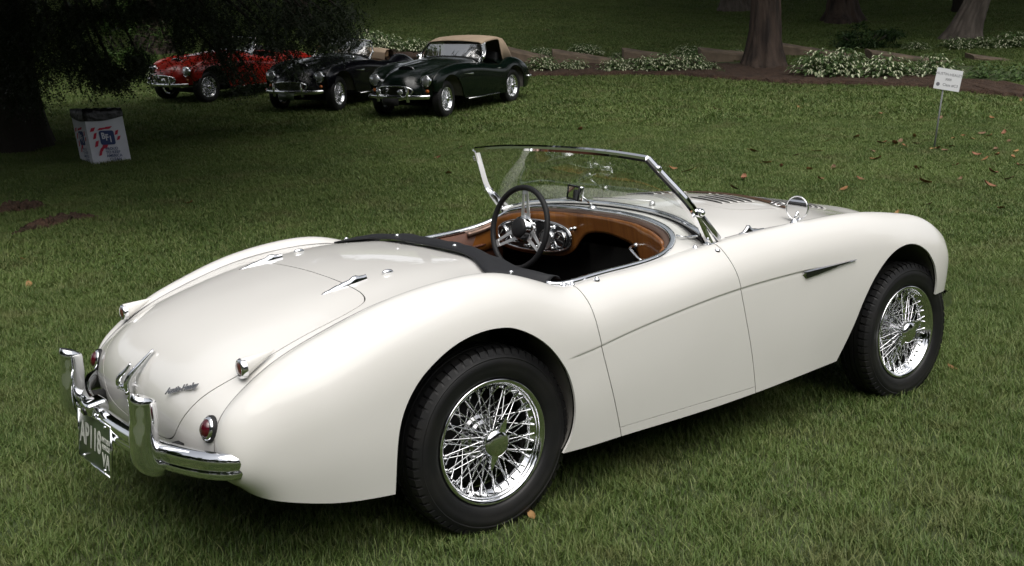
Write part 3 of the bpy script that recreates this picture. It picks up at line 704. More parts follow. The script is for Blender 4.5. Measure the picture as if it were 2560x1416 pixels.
    # rear bumper
    bp_ = sp3([(-.800,-.640,.414),(-.850,-.605,.414),(-.905,-.520,.414),(-.950,-.385,.414),(-.975,-.2,.414),(-.983,0,.414),(-.975,.2,.414),(-.950,.385,.414),(-.905,.520,.414),(-.850,.605,.414),(-.800,.640,.414)], 70)
    pr = [(-.006,.040),(.008,.042),(.020,.038),(.029,.028),(.032,.016),(.029,.004),(.025,-.003),(.0235,-.007),(.0255,-.011),(.028,-.018),(.027,-.027),(.019,-.037),(.007,-.041),(-.006,-.039),(-.013,-.030),(-.013,.032)]
    pr = [(-a, b) for a, b in pr][::-1]; m = MB(); q = [1-.55*max(0, (abs(i-34.5)/34.5-.965)/.035) for i in range(70)]; m.sweep(bp_, pr, scale=q)
    bo = m.build('rear_bumper', CHROME, root); sharp(bo, 50)
    for sgn in (-1, 1):
        V = []; m = MB(); N = 26; na = 20
        for i in range(N):
            t = i/(N-1); z = .345+.252*t; cap = min(1, (t/.13))**.5 if t < .13 else (1-max(0, (t-.97)/.03)*.25)
            xo = -.985-.016*math.sin(PI*min(1, t*1.1))+.020*max(0, .25-t)/.25-.016*max(0, t-.70)/.30; wd = .038*cap*(1-.04*t); dp = .044*cap*(1-.18*t)
            for j in range(na):
                a = 2*PI*j/na; ca, sa = math.cos(a), math.sin(a); V.append((xo-dp*math.copysign(abs(ca)**.75, ca), sgn*.377+wd*math.copysign(abs(sa)**.75, sa), z+.010*ca*max(0, t-.9)/.1))
        m.add(V, [(i*na+j, (i+1)*na+j, (i+1)*na+(j+1) % na, i*na+(j+1) % na) for i in range(N-1) for j in range(na)]); m.add([V[(N-1)*na+j] for j in range(na)], [tuple(range(na))[::-1]]); m.add([V[j] for j in range(na)], [tuple(range(na))])
        o = m.build('overrider', CHROME, bo); sharp(o, 50)
        m = MB(); m.box((-.93, sgn*.377, .414), (.05, .018, .022)); m.build('bumper_iron', DARK, bo)
    # number plate in its frame, plate lamp
    pc = Vector((-1.022, .068, .352)); n_ = Vector((-math.cos(R(2.5)), -math.sin(R(2.5)), .087)).normalized(); ey = Vector((0, -1, 0)); ey = (ey-n_*ey.dot(n_)).normalized(); ez = n_.cross(ey); np_ = empty('number_plate'); np_.parent = root; basis(np_, pc, ey, ez, n_)
    m = MB(); m.box((0, 0, 0), (.152, .079, .002)); bevel(m.build('plate', PLATEG, np_), .003)
    m = MB(); rr = [(.154, .081), (-.154, .081), (-.154, -.081), (.154, -.081)]
    for i in range(4): m.tube([(*rr[i], .002), (*rr[(i+1) % 4], .002)], .0045, 8)
    m.build('plate_frame', CHROME, np_)
    for s_, x, y, sz, bo_ in (('AP118', -.038, .004, .105, .0016), ('ANTIQUE', .108, .026, .022, .0004), ('VEHICLE', .108, .003, .022, .0004), ('VA', .108, -.040, .062, .001)):
        t_ = text(s_, sz, PLATEW, 'plate_lettering', .0006, np_, bold=bo_); t_.location = (x, y, .003); t_.scale = (.72 if len(s_) == 5 else .85, 1, 1)
    for x, y in ((-.10, .070), (.10, .070), (-.10, -.070), (.10, -.070)):
        m = MB(); m.lathe([(0, .006), (.006, .004), (.007, 0)], 10, (x, y, .002), 'z'); m.build('plate_bolt', CHROME, np_)
    m = MB(); m.box((-1.005, .10, .462), (.035, .045, .022), Matrix.Rotation(R(-12), 3, 'Y')); o = m.build('plate_lamp', CHROME, root); bevel(o, .012, 3)
    m = MB(); m.box((-1.040, .10, .452), (.004, .022, .010)); m.build('lamp_window', GAUGE, o)
    # side vents with chrome flash
    for sgn in (-1, 1):
        m = MB(); V = []; N = 20
        for i in range(N):
            t = i/(N-1); x = 1.478+.335*t; zt = .7015+.010*t; hh = .034*(1-t)**.85*min(1, (t+.02)/.09)**.6+.0015
            yo = side_y(x, zt-.01)
            V += [(x, sgn*(yo+.001), zt), (x, sgn*(yo+.007), zt-hh*.15), (x, sgn*(yo+.009), zt-hh*.55), (x, sgn*(yo+.001), zt-hh)]
        m.add(V, [(i*4+j, (i+1)*4+j, (i+1)*4+j+1, i*4+j+1) for i in range(N-1) for j in range(3)]+[(0, 1, 2, 3)]); o = m.build('side_vent', CHROMED, P['front_wing', sgn]); sharp(o, 40)
        m = MB(); V = []
        for i in range(N):
            t = i/(N-1); x = 1.492+.22*t; zt = .6945+.009*t; hh = .020*(1-t)**.7+.001; yo = side_y(x, zt-.01)+.0098
            V += [(x, sgn*yo, zt), (x, sgn*(yo-.001), zt-hh)]
        m.add(V, [(i*2, i*2+2, i*2+3, i*2+1) for i in range(N-1)]); m.build('vent_mesh', GAUGE, o)
    # bonnet: louvres, strap, badges on wings
    lv = MB(); N = 12; V = []
    for i in range(N+1):
        t = i/N*PI; wy = 0.095*math.cos(t); h = .0085*math.sin(t)**.6
        V += [(.018, wy, 0), (.010, wy, h*.6), (-.004, wy, h), (-.010, wy, h*.92)]
    lv.add(V, [(i*4+j, (i+1)*4+j, (i+1)*4+j+1, i*4+j+1) for i in range(N) for j in range(3)]); lme = lv.me('louvre', PAINT)
    lb = MB(); lb.add([(-.0095, 0.095*math.cos(i/N*PI), .0005) for i in range(N+1)]+[(-.0095, 0.095*math.cos(i/N*PI), .0065*math.sin(i/N*PI)**.6) for i in range(N+1)], [(i, i+1, N+2+i, N+1+i) for i in range(N)])
    b2 = lb.me('louvre_mouth', GAUGE)
    lj = MB(); lj.add(lv.v, lv.f); lj.cm = 1; lj.add(lb.v, lb.f); lme = lj.me('louvre', None, True, [PAINT, GAUGE])
    for y in (-.205, .205):
        for x in list(np.arange(1.52, 1.735, .047))+list(np.arange(1.87, 2.27, .047)):
            yy = y*(1-.18*max(0, x-1.8)/.5); z0, z1 = top_z(x-.04, yy), top_z(x+.04, yy); zy0, zy1 = top_z(x, yy-.06), top_z(x, yy+.06)
            o = link('louvre', lme, P['bonnet']); o.location = (x, yy, top_z(x, yy)-.0005); o.rotation_euler = (math.atan2(zy1-zy0, .12), -math.atan2(z1-z0, .08), 0)
    st_ = [Vector((1.795, y, top_z(1.795, y)+.007)) for y in np.linspace(-.44, .44, 40)]
    m = MB(); m.sweep(st_, [(-.014,-.002),(-.014,.002),(.014,.002),(.014,-.002)]); so_ = m.build('bonnet_strap', STRAP, P['bonnet']); sharp(so_, 30)
    for sg in (-1, 1):
        m = MB(); z = top_z(1.795, sg*.36)+.012
        for a, b in (((-.026, -.02), (.026, -.02)), ((.026, -.02), (.026, .02)), ((.026, .02), (-.026, .02)), ((-.026, .02), (-.026, -.02)), ((-.026, 0), (.026, 0))): m.tube([(1.795+a[0], sg*.36+a[1], z+a[1]*-.25*sg), (1.795+b[0], sg*.36+b[1], z+b[1]*-.25*sg)], .003, 6)
        m.build('strap_buckle', CHROMED, P['bonnet'])
        z = .853; y = sg*.603; m = MB(); V = []
        for i, t in enumerate(np.linspace(0, 1, 14)):
            x = 1.262+.150*t; zz = float(np.interp(x, SIDE[:, 0, 0], SIDE[:, 0, 2])); yy = float(np.interp(x, SIDE[:, 0, 0], SIDE[:, 0, 1])); h = .006+.026*math.exp(-((t-.34)/.12)**2)+.014*math.exp(-((t-.62)/.16)**2)*(1-t); wd = .010*math.sin(PI*(t*.9+.05))+.002
            for a in np.linspace(0, PI, 6): V.append((x, sg*yy+wd*math.cos(a), zz+h*math.sin(a)))
        m.add(V, [(i*6+j, (i+1)*6+j, (i+1)*6+j+1, i*6+j+1) for i in range(13) for j in range(5)]); m.build('wing_badge', CHROMED, P['front_wing', sg])
    # round wing mirror
    wm = empty('wing_mirror'); wm.parent = root; wm.location = (1.605, -.600, .862)
    m = MB(); m.lathe([(.020, -.004), (.017, .006), (.010, .018), (.005, .024)], 14, ax='z'); m.tube([(0, 0, .02), (.012, 0, .035), (.020, 0, .05)], .0045, 8); m.build('mirror_stalk', CHROME, wm)
    ax = Vector((-.975, -.12, .045)).normalized(); 
    def mdisc(c, r_, th, mt, nm, par, ax):
        a1 = Vector((0, 0, 1)).cross(ax).normalized(); a2 = ax.cross(a1); m = MB(); V = []; pr = [(r_, 0), (r_*.98, -th*.5), (r_*.6, -th), (.001, -th*1.1)]
        for (q, h_) in pr:
            for j in range(32): V.append(Vector(c)+a1*q*math.cos(2*PI*j/32)+a2*q*math.sin(2*PI*j/32)+ax*h_)
        m.add(V, [(i*32+j, i*32+(j+1) % 32, (i+1)*32+(j+1) % 32, (i+1)*32+j) for i in range(3) for j in range(32)]); return m.build(nm, mt, par)
    mc = Vector((.022, .004, .064)); mdisc(mc, .050, .022, CHROME, 'mirror_shell', wm, ax)
    m = MB(); a1 = Vector((0, 0, 1)).cross(ax).normalized(); a2 = ax.cross(a1); pts = [mc+a1*0.049*math.cos(t)+a2*0.049*math.sin(t) for t in np.linspace(0, 2*PI, 40, endpoint=False)]
    m.tube(pts, .0028, 6, closed=True); m.build('mirror_rim', CHROME, wm); m = MB(); m.add([p+ax*.001 for p in pts], [tuple(range(40))]); m.build('mirror_face', MIRROR, wm, smooth=False)
    # interior mirror on the scuttle
    im = empty('rear_view_mirror'); im.parent = root; im.location = (1.045, 0, .935)
    m = MB(); m.lathe([(.020, -.004), (.018, .004), (.008, .010)], 14, ax='z'); m.tube([(0, 0, .006), (-.020, .01, .03), (-.050, .02, .055)], .0045, 8); m.build('mirror_stalk', CHROME, im)
    ro = Matrix.Rotation(R(-18), 3, 'Z') @ Matrix.Rotation(R(8), 3, 'Y'); cc = Vector((-.068, .028, .066))
    m = MB(); m.box(cc, (.011, .066, .032), ro); bevel(m.build('mirror_shell', CHROME, im), .008, 3)
    m = MB(); m.box(cc+ro @ Vector((-.0112, 0, 0)), (.0006, .058, .025), ro); m.build('mirror_face', MIRROR, im, smooth=False)
    m = MB(); rr_ = [ro @ Vector((-.0115, a, b))+cc for a, b in ((.060, .027), (-.060, .027), (-.060, -.027), (.060, -.027))]
    for i in range(4): m.tube([rr_[i], rr_[(i+1) % 4]], .004, 6)
    m.build('mirror_gasket', BLACK, im)
    windscreen(root, CHROME, CHROMED, BLACK, GLASS)
    # wipers, studs along the door
    for (x, y, z) in ((.492,-.655,0),(1.055,-.690,0),(.40,-.632,0),(.372,-.622,0),(1.00,-.63,0)):
        yy = y; zz = None
        Vs = _sp; P_ = Vs[(Vs[:, 1] > .58)]; d_ = (P_[:, 0]-x)**2+(P_[:, 1]-abs(y))**2+np.where(P_[:, 2] < .68, 1, 0); zz = P_[np.argmin(d_), 2]
        m = MB(); m.lathe([(.011, -.002), (.0105, .004), (.006, .007), (.005, .011), (.0, .012)], 14, (x, y, zz), 'z'); m.build('hood_fastener', CHROME, root)
    for y in (-.16, .30):
        x = 1.235; z = top_z(x, y); m = MB(); m.lathe([(.014, 0), (.012, .014), (.007, .020), (.0, .021)], 12, (x, y, z), 'z'); m.tube([(x, y, z+.018), (x-.03, y+.16, top_z(x-.03, y+.16)+.020), (x-.05, y+.32, top_z(x-.05, min(.5, y+.32))+.018)], .0035, 6); m.build('wiper', CHROMED, root)
    m = MB(); m.tube([(1.02,-.575,.868),(1.055,-.60,.872),(1.075,-.632,.874)], .005, 8); m.tube([(.985,-.548,.876),(.99,-.572,.872),(1.02,-.575,.868)], .0035, 6); m.build('sidescreen_bracket', CHROME, root)
    # exhaust and axle below
    m = MB(); m.tube([(.3, -.35, .20), (-.5, -.36, .20), (-.62, -.36, .22)], .022, 12); m.build('exhaust_pipe', CHROMED, root)
    m = MB(); m.tube([(0, -.6, .318), (0, .6, .318)], .04, 10); m.ball((0, 0, .318), .12); m.tube([(2.286, -.58, .30), (2.286, .58, .30)], .035, 10); m.build('axle', DARK, root)
    # front lamps and grille (out of the camera's sight, but the car has them)
    front_face(root, P, False)
    return root
def windscreen(root, chrome, satin, rub, gl, frame_only=False):
    ws = empty('windscreen'); ws.parent = root
    T, K_, B_ = Vector((.836,-.548,1.173)), Vector((.978,-.652,.970)), Vector((1.070,-.640,.846))
    def m_(v): return Vector((v.x, -v.y, v.z))
    top = sp3([T, (.830,-.43,1.183), (.824,-.22,1.193), (.820,0,1.196), (.824,.22,1.193), (.830,.43,1.183), m_(T)], 40)
    m = MB(); m.sweep(top, [(-.009,-.012),(-.011,.002),(-.006,.010),(.005,.010),(.010,.002),(.009,-.012)], ups=[(-.57, 0, .82)]*40); sharp(m.build('top_rail', chrome, ws), 40)
    for sg in (-1, 1):
        f = (lambda v: v) if sg < 0 else m_
        m = MB(); q = sp3([f(T), f(T.lerp(K_, .5)+Vector((-.002, -.006, .002))), f(K_), f(K_.lerp(B_, .55)+Vector((-.004, 0, .004))), f(B_)], 26)
        m.sweep(q, [(-.013,-.008),(-.013,.006),(-.006,.011),(.006,.011),(.013,.006),(.013,-.008)], ups=[(0, sg, .2)]*26); sharp(m.build('screen_post', chrome, ws), 35)
        m = MB(); q = [f(K_+Vector((.02, -.004, -.01))), f(B_+Vector((.045, -.004, .008)))]; m.sweep(q, [(-.012,-.007),(-.012,.007),(.012,.007),(.012,-.007)], ups=[(0, sg, .2)]*2); bevel(m.build('post_bracket', satin, ws), .003)
        k = f(K_+Vector((.006, 0, .0))); m = MB(); m.tube([k+Vector((0, sg*-.004, 0)), k+Vector((0, sg*.026, 0))], .017, 14); m.ball(k+Vector((0, sg*.028, 0)), .012); bevel(m.build('thumb_screw', chrome, ws), .003)
        k2 = f(T.lerp(K_, .22)); m = MB(); m.ball(k2+Vector((-.008, sg*.012, .006)), (.014, .010, .014)); m.build('screen_catch', chrome, ws)
        m = MB(); m.box(f(B_+Vector((.010, -.001, -.004))), (.035, .014, .006)); bevel(m.build('post_foot', chrome, ws), .004)
    bot = [(1.040,-.625,.884),(1.065,-.495,.917),(1.095,-.33,.936),(1.106,-.15,.946),(1.110,0,.948),(1.106,.15,.946),(1.095,.33,.936),(1.065,.495,.917),(1.040,.625,.884)]
    bl = sp3(bot, 50)
    m = MB(); m.sweep(bl, [(-.008,-.004),(-.009,.006),(0,.010),(.009,.006),(.008,-.004)], ups=[(-.5, 0, .85)]*50); sharp(m.build('bottom_rail', chrome, ws), 40)
    m = MB(); V = []
    for p in bl:
        zt = top_z(p.x+.010, p.y) if abs(p.y) < .56 else p.z-.035
        V += [(p.x-.004, p.y, p.z-.002), (p.x+.008, p.y, min(zt, p.z-.004)-.003), (p.x+.034, p.y, min(zt+.002, p.z)-.003), (p.x+.010, p.y, p.z-.001)]
    m.add(V, [(i*4+j, (i+1)*4+j, (i+1)*4+(j+1) % 4, i*4+(j+1) % 4) for i in range(49) for j in range(4)]); m.build('screen_seal', rub, ws)
    # glass, bowed between the rails
    tt = sp3([(T.x, T.y+.004, T.z-.006), (.826,-.3,1.184), (.821,0,1.190), (.826,.3,1.184), (T.x, -T.y-.004, T.z-.006)], 50); V = []
    for i in range(50):
        s_ = i/49
        for t in np.linspace(0, 1, 10):
            a = tt[i].lerp(bl[i], t); V.append(a)
    m = MB(); m.add(V, [(i*10+j, i*10+j+1, (i+1)*10+j+1, (i+1)*10+j) for i in range(49) for j in range(9)]); m.build('screen_glass', gl, ws)
    return ws
def front_face(root, P, three, lens=LENS):
    for sg in (-1, 1):
        c = Vector((2.660 if three else 2.625, sg*.525, .655)); l = empty('headlamp'); l.parent = root; l.location = c
        m = MB(); m.lathe([(.104,-.03),(.103,.022),(.096,.034),(.088,.034),(.086,.028)], 32, ax='x'); m.build('lamp_ring', CHROME, l)
        m = MB(); m.lathe([(.089,.028),(.075,.044),(.045,.056),(.0,.060)], 32, ax='x'); m.build('lamp_lens', lens, l)
        l2 = MB(); l2.lathe([(.032,.0),(.030,.022),(.016,.03),(.0,.031)], 18, (2.655, sg*.545, .485), 'x'); l2.build('side_lamp', AMBER if three else lens, root)
    g = empty('grille'); g.parent = root; gx = lambda y, z: 2.925-.9*y*y-.10*abs(z-.56)
    m = MB(); m.tube([Vector((gx(y, z)-.005, y, z)) for y, z in GRILLE[::3]], .014, 8, closed=True); m.build('grille_surround', CHROME, g)
    m = MB(); m.add([Vector((gx(y, z)-.06, y, z)) for y, z in GRILLE[::3]], [tuple(range(len(GRILLE[::3])))]); m.build('grille_back', DARK, g)
    ys = np.linspace(-.32, .32, 31)
    for y in ys:
        zt = float(np.interp(abs(y), [a for a, b in GRILLE_H[:5]], [b for a, b in GRILLE_H[:5]])); zb = float(np.interp(abs(y), [a for a, b in GRILLE_H[:3:-1]], [b for a, b in GRILLE_H[:3:-1]]))
        m = MB(); m.box((gx(y, .5)-.03, y, (zt+zb)/2), (.008, .0035, (zt-zb)/2)); m.build('grille_bar', CHROMED, g, smooth=False)
    q = sp3([(2.72,-.62,.40),(2.79,-.56,.40),(2.86,-.45,.40),(2.93,-.2,.40),(2.95,0,.40),(2.93,.2,.40),(2.86,.45,.40),(2.79,.56,.40),(2.72,.62,.40)], 50)
    m = MB(); m.sweep(q, [(-.022,.004),(-.024,.018),(-.016,.030),(-.004,.036),(.008,.034),(.008,-.034),(-.004,-.036),(-.016,-.030),(-.024,-.018),(-.022,-.004)][::-1] if False else [(-.010,.036),(.006,.034),(.016,.024),(.020,.010),(.018,0),(.020,-.010),(.016,-.024),(.006,-.034),(-.010,-.036)]); bo = m.build('front_bumper', CHROME, root); sharp(bo, 50)
    # direction of travel: front of the bumper faces +x, so mirror the profile
    for v in bo.data.vertices: pass
    for sg in (-1, 1):
        m = MB(); V = []; N = 14
        for i in range(N):
            t = i/(N-1); z = .32+.24*t; wd = .030*(1-.25*t); dp = .05*(1-.25*t); xo = 2.925+.012*math.sin(PI*t)
            for a in np.linspace(-PI/2, PI/2, 9): V.append((xo-dp+dp*1.1*max(0, math.cos(a))**.6, sg*.30+wd*math.sin(a), z))
        m.add(V, [(i*9+j, i*9+j+1, (i+1)*9+j+1, (i+1)*9+j) for i in range(N-1) for j in range(8)]); m.add([V[(N-1)*9+j] for j in range(9)], [tuple(range(9))]); m.build('overrider', CHROME, bo)
BEAD = mat('seam_bead_paint', (0.24, 0.235, 0.23), 0.35)
CHROMED2 = mat('roll_trim', (0.20, 0.13, 0.10), 0.22, 0.55)
HERO = build_hero()
# ------------------------------------------------------------------ lawn, mulch bed
def leafmat(name, c1, c2, c3=None, scale=0.6, trans=0.35, rough=0.55, thatch=None):
    """foliage: colour drifts with world position, part of the light passes through"""
    m = bpy.data.materials.new(name); m.use_nodes = True; t = m.node_tree; b = t.nodes['Principled BSDF']; out = t.nodes['Material Output']
    g = t.nodes.new('ShaderNodeNewGeometry'); n = t.nodes.new('ShaderNodeTexNoise'); n.inputs['Scale'].default_value = scale; n.inputs['Detail'].default_value = 5
    n.inputs['Roughness'].default_value = 0.65
    t.links.new(g.outputs['Position'], n.inputs['Vector']); r = t.nodes.new('ShaderNodeValToRGB'); r.color_ramp.elements[0].position = .34; r.color_ramp.elements[1].position = .66
    r.color_ramp.elements[0].color = (*c1, 1); r.color_ramp.elements[1].color = (*c2, 1); t.links.new(n.outputs['Fac'], r.inputs[0]); col = r.outputs[0]
    mx = t.nodes.new('ShaderNodeMix'); mx.data_type = 'RGBA'; ri = g.outputs['Random Per Island']; rr = t.nodes.new('ShaderNodeMapRange'); rr.inputs[1].default_value = .55; rr.inputs[2].default_value = 1.0; rr.inputs[4].default_value = .75
    t.links.new(ri, rr.inputs[0]); t.links.new(rr.outputs[0], mx.inputs[0]); t.links.new(col, mx.inputs[6]); mx.inputs[7].default_value = (*(c3 or c2), 1); col = mx.outputs[2]
    if thatch:
        n2 = t.nodes.new('ShaderNodeTexNoise'); n2.inputs['Scale'].default_value = 1.7; n2.inputs['Detail'].default_value = 7; n2.inputs['Roughness'].default_value = .7; t.links.new(g.outputs['Position'], n2.inputs['Vector'])
        r2 = t.nodes.new('ShaderNodeMapRange'); r2.inputs[1].default_value = .52; r2.inputs[2].default_value = .74; r2.inputs[4].default_value = .70; t.links.new(n2.outputs['Fac'], r2.inputs[0])
        m3 = t.nodes.new('ShaderNodeMix'); m3.data_type = 'RGBA'; t.links.new(r2.outputs[0], m3.inputs[0]); t.links.new(col, m3.inputs[6]); m3.inputs[7].default_value = (*thatch, 1); col = m3.outputs[2]
    t.links.new(col, b.inputs['Base Color']); b.inputs['Roughness'].default_value = rough; b.inputs['Specular IOR Level'].default_value = .3
    tr = t.nodes.new('ShaderNodeBsdfTranslucent'); t.links.new(col, tr.inputs[0]); ms = t.nodes.new('ShaderNodeMixShader'); ms.inputs[0].default_value = trans
    t.links.new(b.outputs[0], ms.inputs[1]); t.links.new(tr.outputs[0], ms.inputs[2]); t.links.new(ms.outputs[0], out.inputs[0]); MAT[name] = m; return m
GRASS = leafmat('grass_blades', (.070, .122, .026), (.138, .202, .053), (.270, .296, .122), 0.95, .30, .5, (.185, .172, .078))
SOILM = mat('lawn_soil', (.045, .066, .021), 0.95, noise=(2.2, (.062, .072, .028), .4, .7, 8), bump=(14, .6, .03))
def build_lawn():
    ds = np.concatenate([np.linspace(-60, 0, 8), np.linspace(1, 60, 120), np.linspace(62, 160, 25)]); ls = np.concatenate([np.linspace(-90, -22, 10), np.linspace(-20, 24, 60), np.linspace(27, 90, 10)])
    V = []
    for d in ds:
        for l in ls:
            x, y = W2(d, l); V.append((x, y, float(hgt(x, y))))
    nl = len(ls); Fc = [(i*nl+j, i*nl+j+1, (i+1)*nl+j+1, (i+1)*nl+j) for i in range(len(ds)-1) for j in range(nl-1)]
    tag(link('lawn', mesh('lawn', V, Fc, SOILM)), kind='structure')
build_lawn()
MULCH = mat('mulch', (.036, .020, .012), 0.95, noise=(6, (.070, .040, .024), .35, .7, 10), bump=(22, 1.0, .06))
def build_mulch():
    low = [(880, 172), (1000, 168), (1180, 176), (1310, 196), (1400, 196), (1540, 193), (1700, 194), (1800, 203), (1900, 210), (2000, 216), (2150, 217), (2300, 224), (2420, 238), (2600, 256), (2760, 270)]
    V = []; n = 0; rnd = random.Random(2)
    for i in range(len(low)-1):
        for s in np.linspace(0, 1, 10, endpoint=False):
            px = low[i][0]+(low[i+1][0]-low[i][0])*s; py = low[i][1]+(low[i+1][1]-low[i][1])*s+rnd.uniform(-1.3, 1.3)
            p = pixg(px, py); dv = Vector((F2[0], F2[1], 0))
            for k, t in enumerate((0, .12, .5, 1.2, 2.2, 3.4)):
                q = p+dv*t; V.append((q.x, q.y, float(hgt(q.x, q.y))+(-.01 if k == 0 else .07+.05*rnd.random())))
            n += 1
    me = mesh('mulch_bed', V, [(i*6+j, (i+1)*6+j, (i+1)*6+j+1, i*6+j+1) for i in range(n-1) for j in range(5)], MULCH); tag(link('mulch_bed', me), kind='structure')
build_mulch()
# ------------------------------------------------------------------ grass blades (instanced tiles)
def tile(name, T, n, h, wd, seed, matl=GRASS):
    r = np.random.default_rng(seed); x = r.uniform(-T/2, T/2, n); y = r.uniform(-T/2, T/2, n)
    f = sum(np.sin(x*a+b)*np.cos(y*c+d_) for a, b, c, d_ in r.uniform(4, 16, (5, 4)))/5
    hh = h*np.clip(r.normal(1, .26, n), .35, 1.9)*(1+.35*f); a = r.uniform(0, 2*PI, n); ln = np.abs(r.normal(.62, .42, n))*hh; az = a+r.normal(0, .9, n)
    wx, wy = np.cos(az+PI/2)*wd/2, np.sin(az+PI/2)*wd/2; ww = r.uniform(.7, 1.3, n); wx *= ww; wy *= ww
    dx, dy = np.cos(az)*ln, np.sin(az)*ln; V = np.zeros((n, 5, 3))
    for k, (t, q, s) in enumerate(((0, .8, -1), (0, .8, 1), (.55, 1.0, 1), (.55, 1.0, -1), (1, 0, 0))):
        V[:, k, 0] = x+dx*t*t+wx*q*s; V[:, k, 1] = y+dy*t*t+wy*q*s; V[:, k, 2] = hh*t*(1-.12*t)-.004
    me = bpy.data.meshes.new(name); me.vertices.add(n*5); me.vertices.foreach_set('co', V.reshape(-1)); b = np.arange(n)[:, None]*5
    li = np.concatenate([b+np.array([[0, 1, 2, 3]]), b+np.array([[3, 2, 4]])], axis=1).reshape(-1); me.loops.add(n*7); me.loops.foreach_set('vertex_index', li.astype(np.int32))
    me.polygons.add(n*2); st = (np.arange(n)[:, None]*7+np.array([[0, 4]])).reshape(-1); me.polygons.foreach_set('loop_start', st.astype(np.int32)); me.polygons.foreach_set('loop_total', np.tile([4, 3], n).astype(np.int32))
    me.materials.append(matl); me.update(calc_edges=True); me.validate(); return bpy.data.objects.new(name, me)
def scatter(name, label, pts, rots, scl, idx, objs):
    c = bpy.data.collections.new(name+'_tiles')
    for o in objs: c.objects.link(o)
    me = bpy.data.meshes.new(name); me.from_pydata(pts, [], []); n = len(pts)
    a = me.attributes.new('rot', 'FLOAT_VECTOR', 'POINT'); a.data.foreach_set('vector', np.asarray(rots, np.float32).reshape(-1))
    a = me.attributes.new('scl', 'FLOAT', 'POINT'); a.data.foreach_set('value', np.asarray(scl, np.float32)); a = me.attributes.new('idx', 'INT', 'POINT'); a.data.foreach_set('value', np.asarray(idx, np.int32))
    ob = link(name, me); tag(ob, label, 'grass', kind='stuff'); g = bpy.data.node_groups.new(name, 'GeometryNodeTree'); g.interface.new_socket('Geometry', in_out='INPUT', socket_type='NodeSocketGeometry'); g.interface.new_socket('Geometry', in_out='OUTPUT', socket_type='NodeSocketGeometry')
    N = g.nodes; gi = N.new('NodeGroupInput'); go = N.new('NodeGroupOutput'); ip = N.new('GeometryNodeInstanceOnPoints'); ci = N.new('GeometryNodeCollectionInfo'); ci.inputs['Collection'].default_value = c; ci.inputs['Separate Children'].default_value = True; ci.inputs['Reset Children'].default_value = True
    def na(nm, ty):
        q = N.new('GeometryNodeInputNamedAttribute'); q.data_type = ty; q.inputs['Name'].default_value = nm; return q.outputs[0]
    L = g.links; L.new(gi.outputs[0], ip.inputs['Points']); L.new(ci.outputs[0], ip.inputs['Instance']); ip.inputs['Pick Instance'].default_value = True; L.new(na('idx', 'INT'), ip.inputs['Instance Index'])
    er = N.new('FunctionNodeEulerToRotation'); L.new(na('rot', 'FLOAT_VECTOR'), er.inputs[0]); L.new(er.outputs[0], ip.inputs['Rotation']); L.new(na('scl', 'FLOAT'), ip.inputs['Scale']); L.new(ip.outputs[0], go.inputs[0])
    ob.modifiers.new('tiles', 'NODES').node_group = g; return ob
def build_grass():
    rnd = random.Random(5)
    def rings(T, d0, d1, lim):
        P, Rt, Sc = [], [], []
        for d in np.arange(d0, d1, T*.84):
            lm = d*.62+3.0
            for l in np.arange(-lm, lm, T*.84):
                if not lim(d, l): continue
                x, y = W2(d+rnd.uniform(-.02, .02)*T, l+rnd.uniform(-.02, .02)*T); e = .3; hx = (float(hgt(x+e, y))-float(hgt(x-e, y)))/(2*e); hy = (float(hgt(x, y+e))-float(hgt(x, y-e)))/(2*e)
                n_ = Vector((-hx, -hy, 1)).normalized(); q = n_.to_track_quat('Z', 'Y').to_matrix() @ Matrix.Rotation(rnd.choice((0, PI/2, PI, 1.5*PI))+YAW, 3, 'Z'); P.append((x, y, float(hgt(x, y)))); Rt.append(tuple(q.to_euler())); Sc.append(rnd.uniform(.92, 1.12))
        return P, Rt, Sc
    def edge(d, l):                      # the lawn stops at the mulch bed
        if d < 22.0 or d > 33: return True
        px = 1280+FPX*l/d; dm = float(np.interp(px, [850, 1310, 1700, 2000, 2300, 2600], [26.6, 26.0, 25.6, 23.2, 22.2, 21.2]))
        return px < 860 or d < dm or d > dm+2.9
    for nm, lab, T, n, h, wd, d0, d1, k in (('near_grass', 'short mown grass around the cream white car', .5, 2900, .036, .0032, 1.6, 8.0, 6), ('middle_grass', 'mown grass between the cream white car and the parked cars', 1.0, 5600, .040, .0064, 8.0, 18.0, 4), ('far_grass', 'shaded grass on the rising ground under the trees', 2.0, 6500, .06, .016, 18.0, 54.0, 3)):
        P, Rt, Sc = rings(T, d0, d1, edge); objs = [tile('%s_tile' % nm, T, n, h, wd, 10*k+i) for i in range(k)]
        scatter(nm, lab, P, Rt, Sc, [rnd.randrange(k) for _ in P], objs)
build_grass()
# ------------------------------------------------------------------ trees
BARK = mat('bark', (.070, .048, .036), 0.9, noise=(5, (.020, .014, .011), .35, .65, 9, (1, 1, .22)), bump=(9, 1.0, .06, (1, 1, .18)))
BARKL = mat('pale_bark', (.15, .125, .105), 0.9, noise=(5, (.08, .066, .055), .35, .65, 9, (1, 1, .22)), bump=(9, 1.0, .05, (1, 1, .18)))
BARKD = mat('dark_bark', (.030, .024, .020), 0.95, bump=(9, 1.0, .05, (1, 1, .2)))
LEAF = leafmat('tree_leaves', (.030, .058, .014), (.055, .095, .025), (.08, .11, .03), .5, .3)
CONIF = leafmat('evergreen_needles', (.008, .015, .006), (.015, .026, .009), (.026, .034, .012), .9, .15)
HOSTAM = leafmat('hosta_leaf', (.050, .095, .028), (.085, .145, .045), (.11, .17, .05), 3, .25, .4)
HOSTAW = leafmat('hosta_cream', (.62, .64, .44), (.74, .74, .56), (.52, .56, .34), 3, .25, .4)
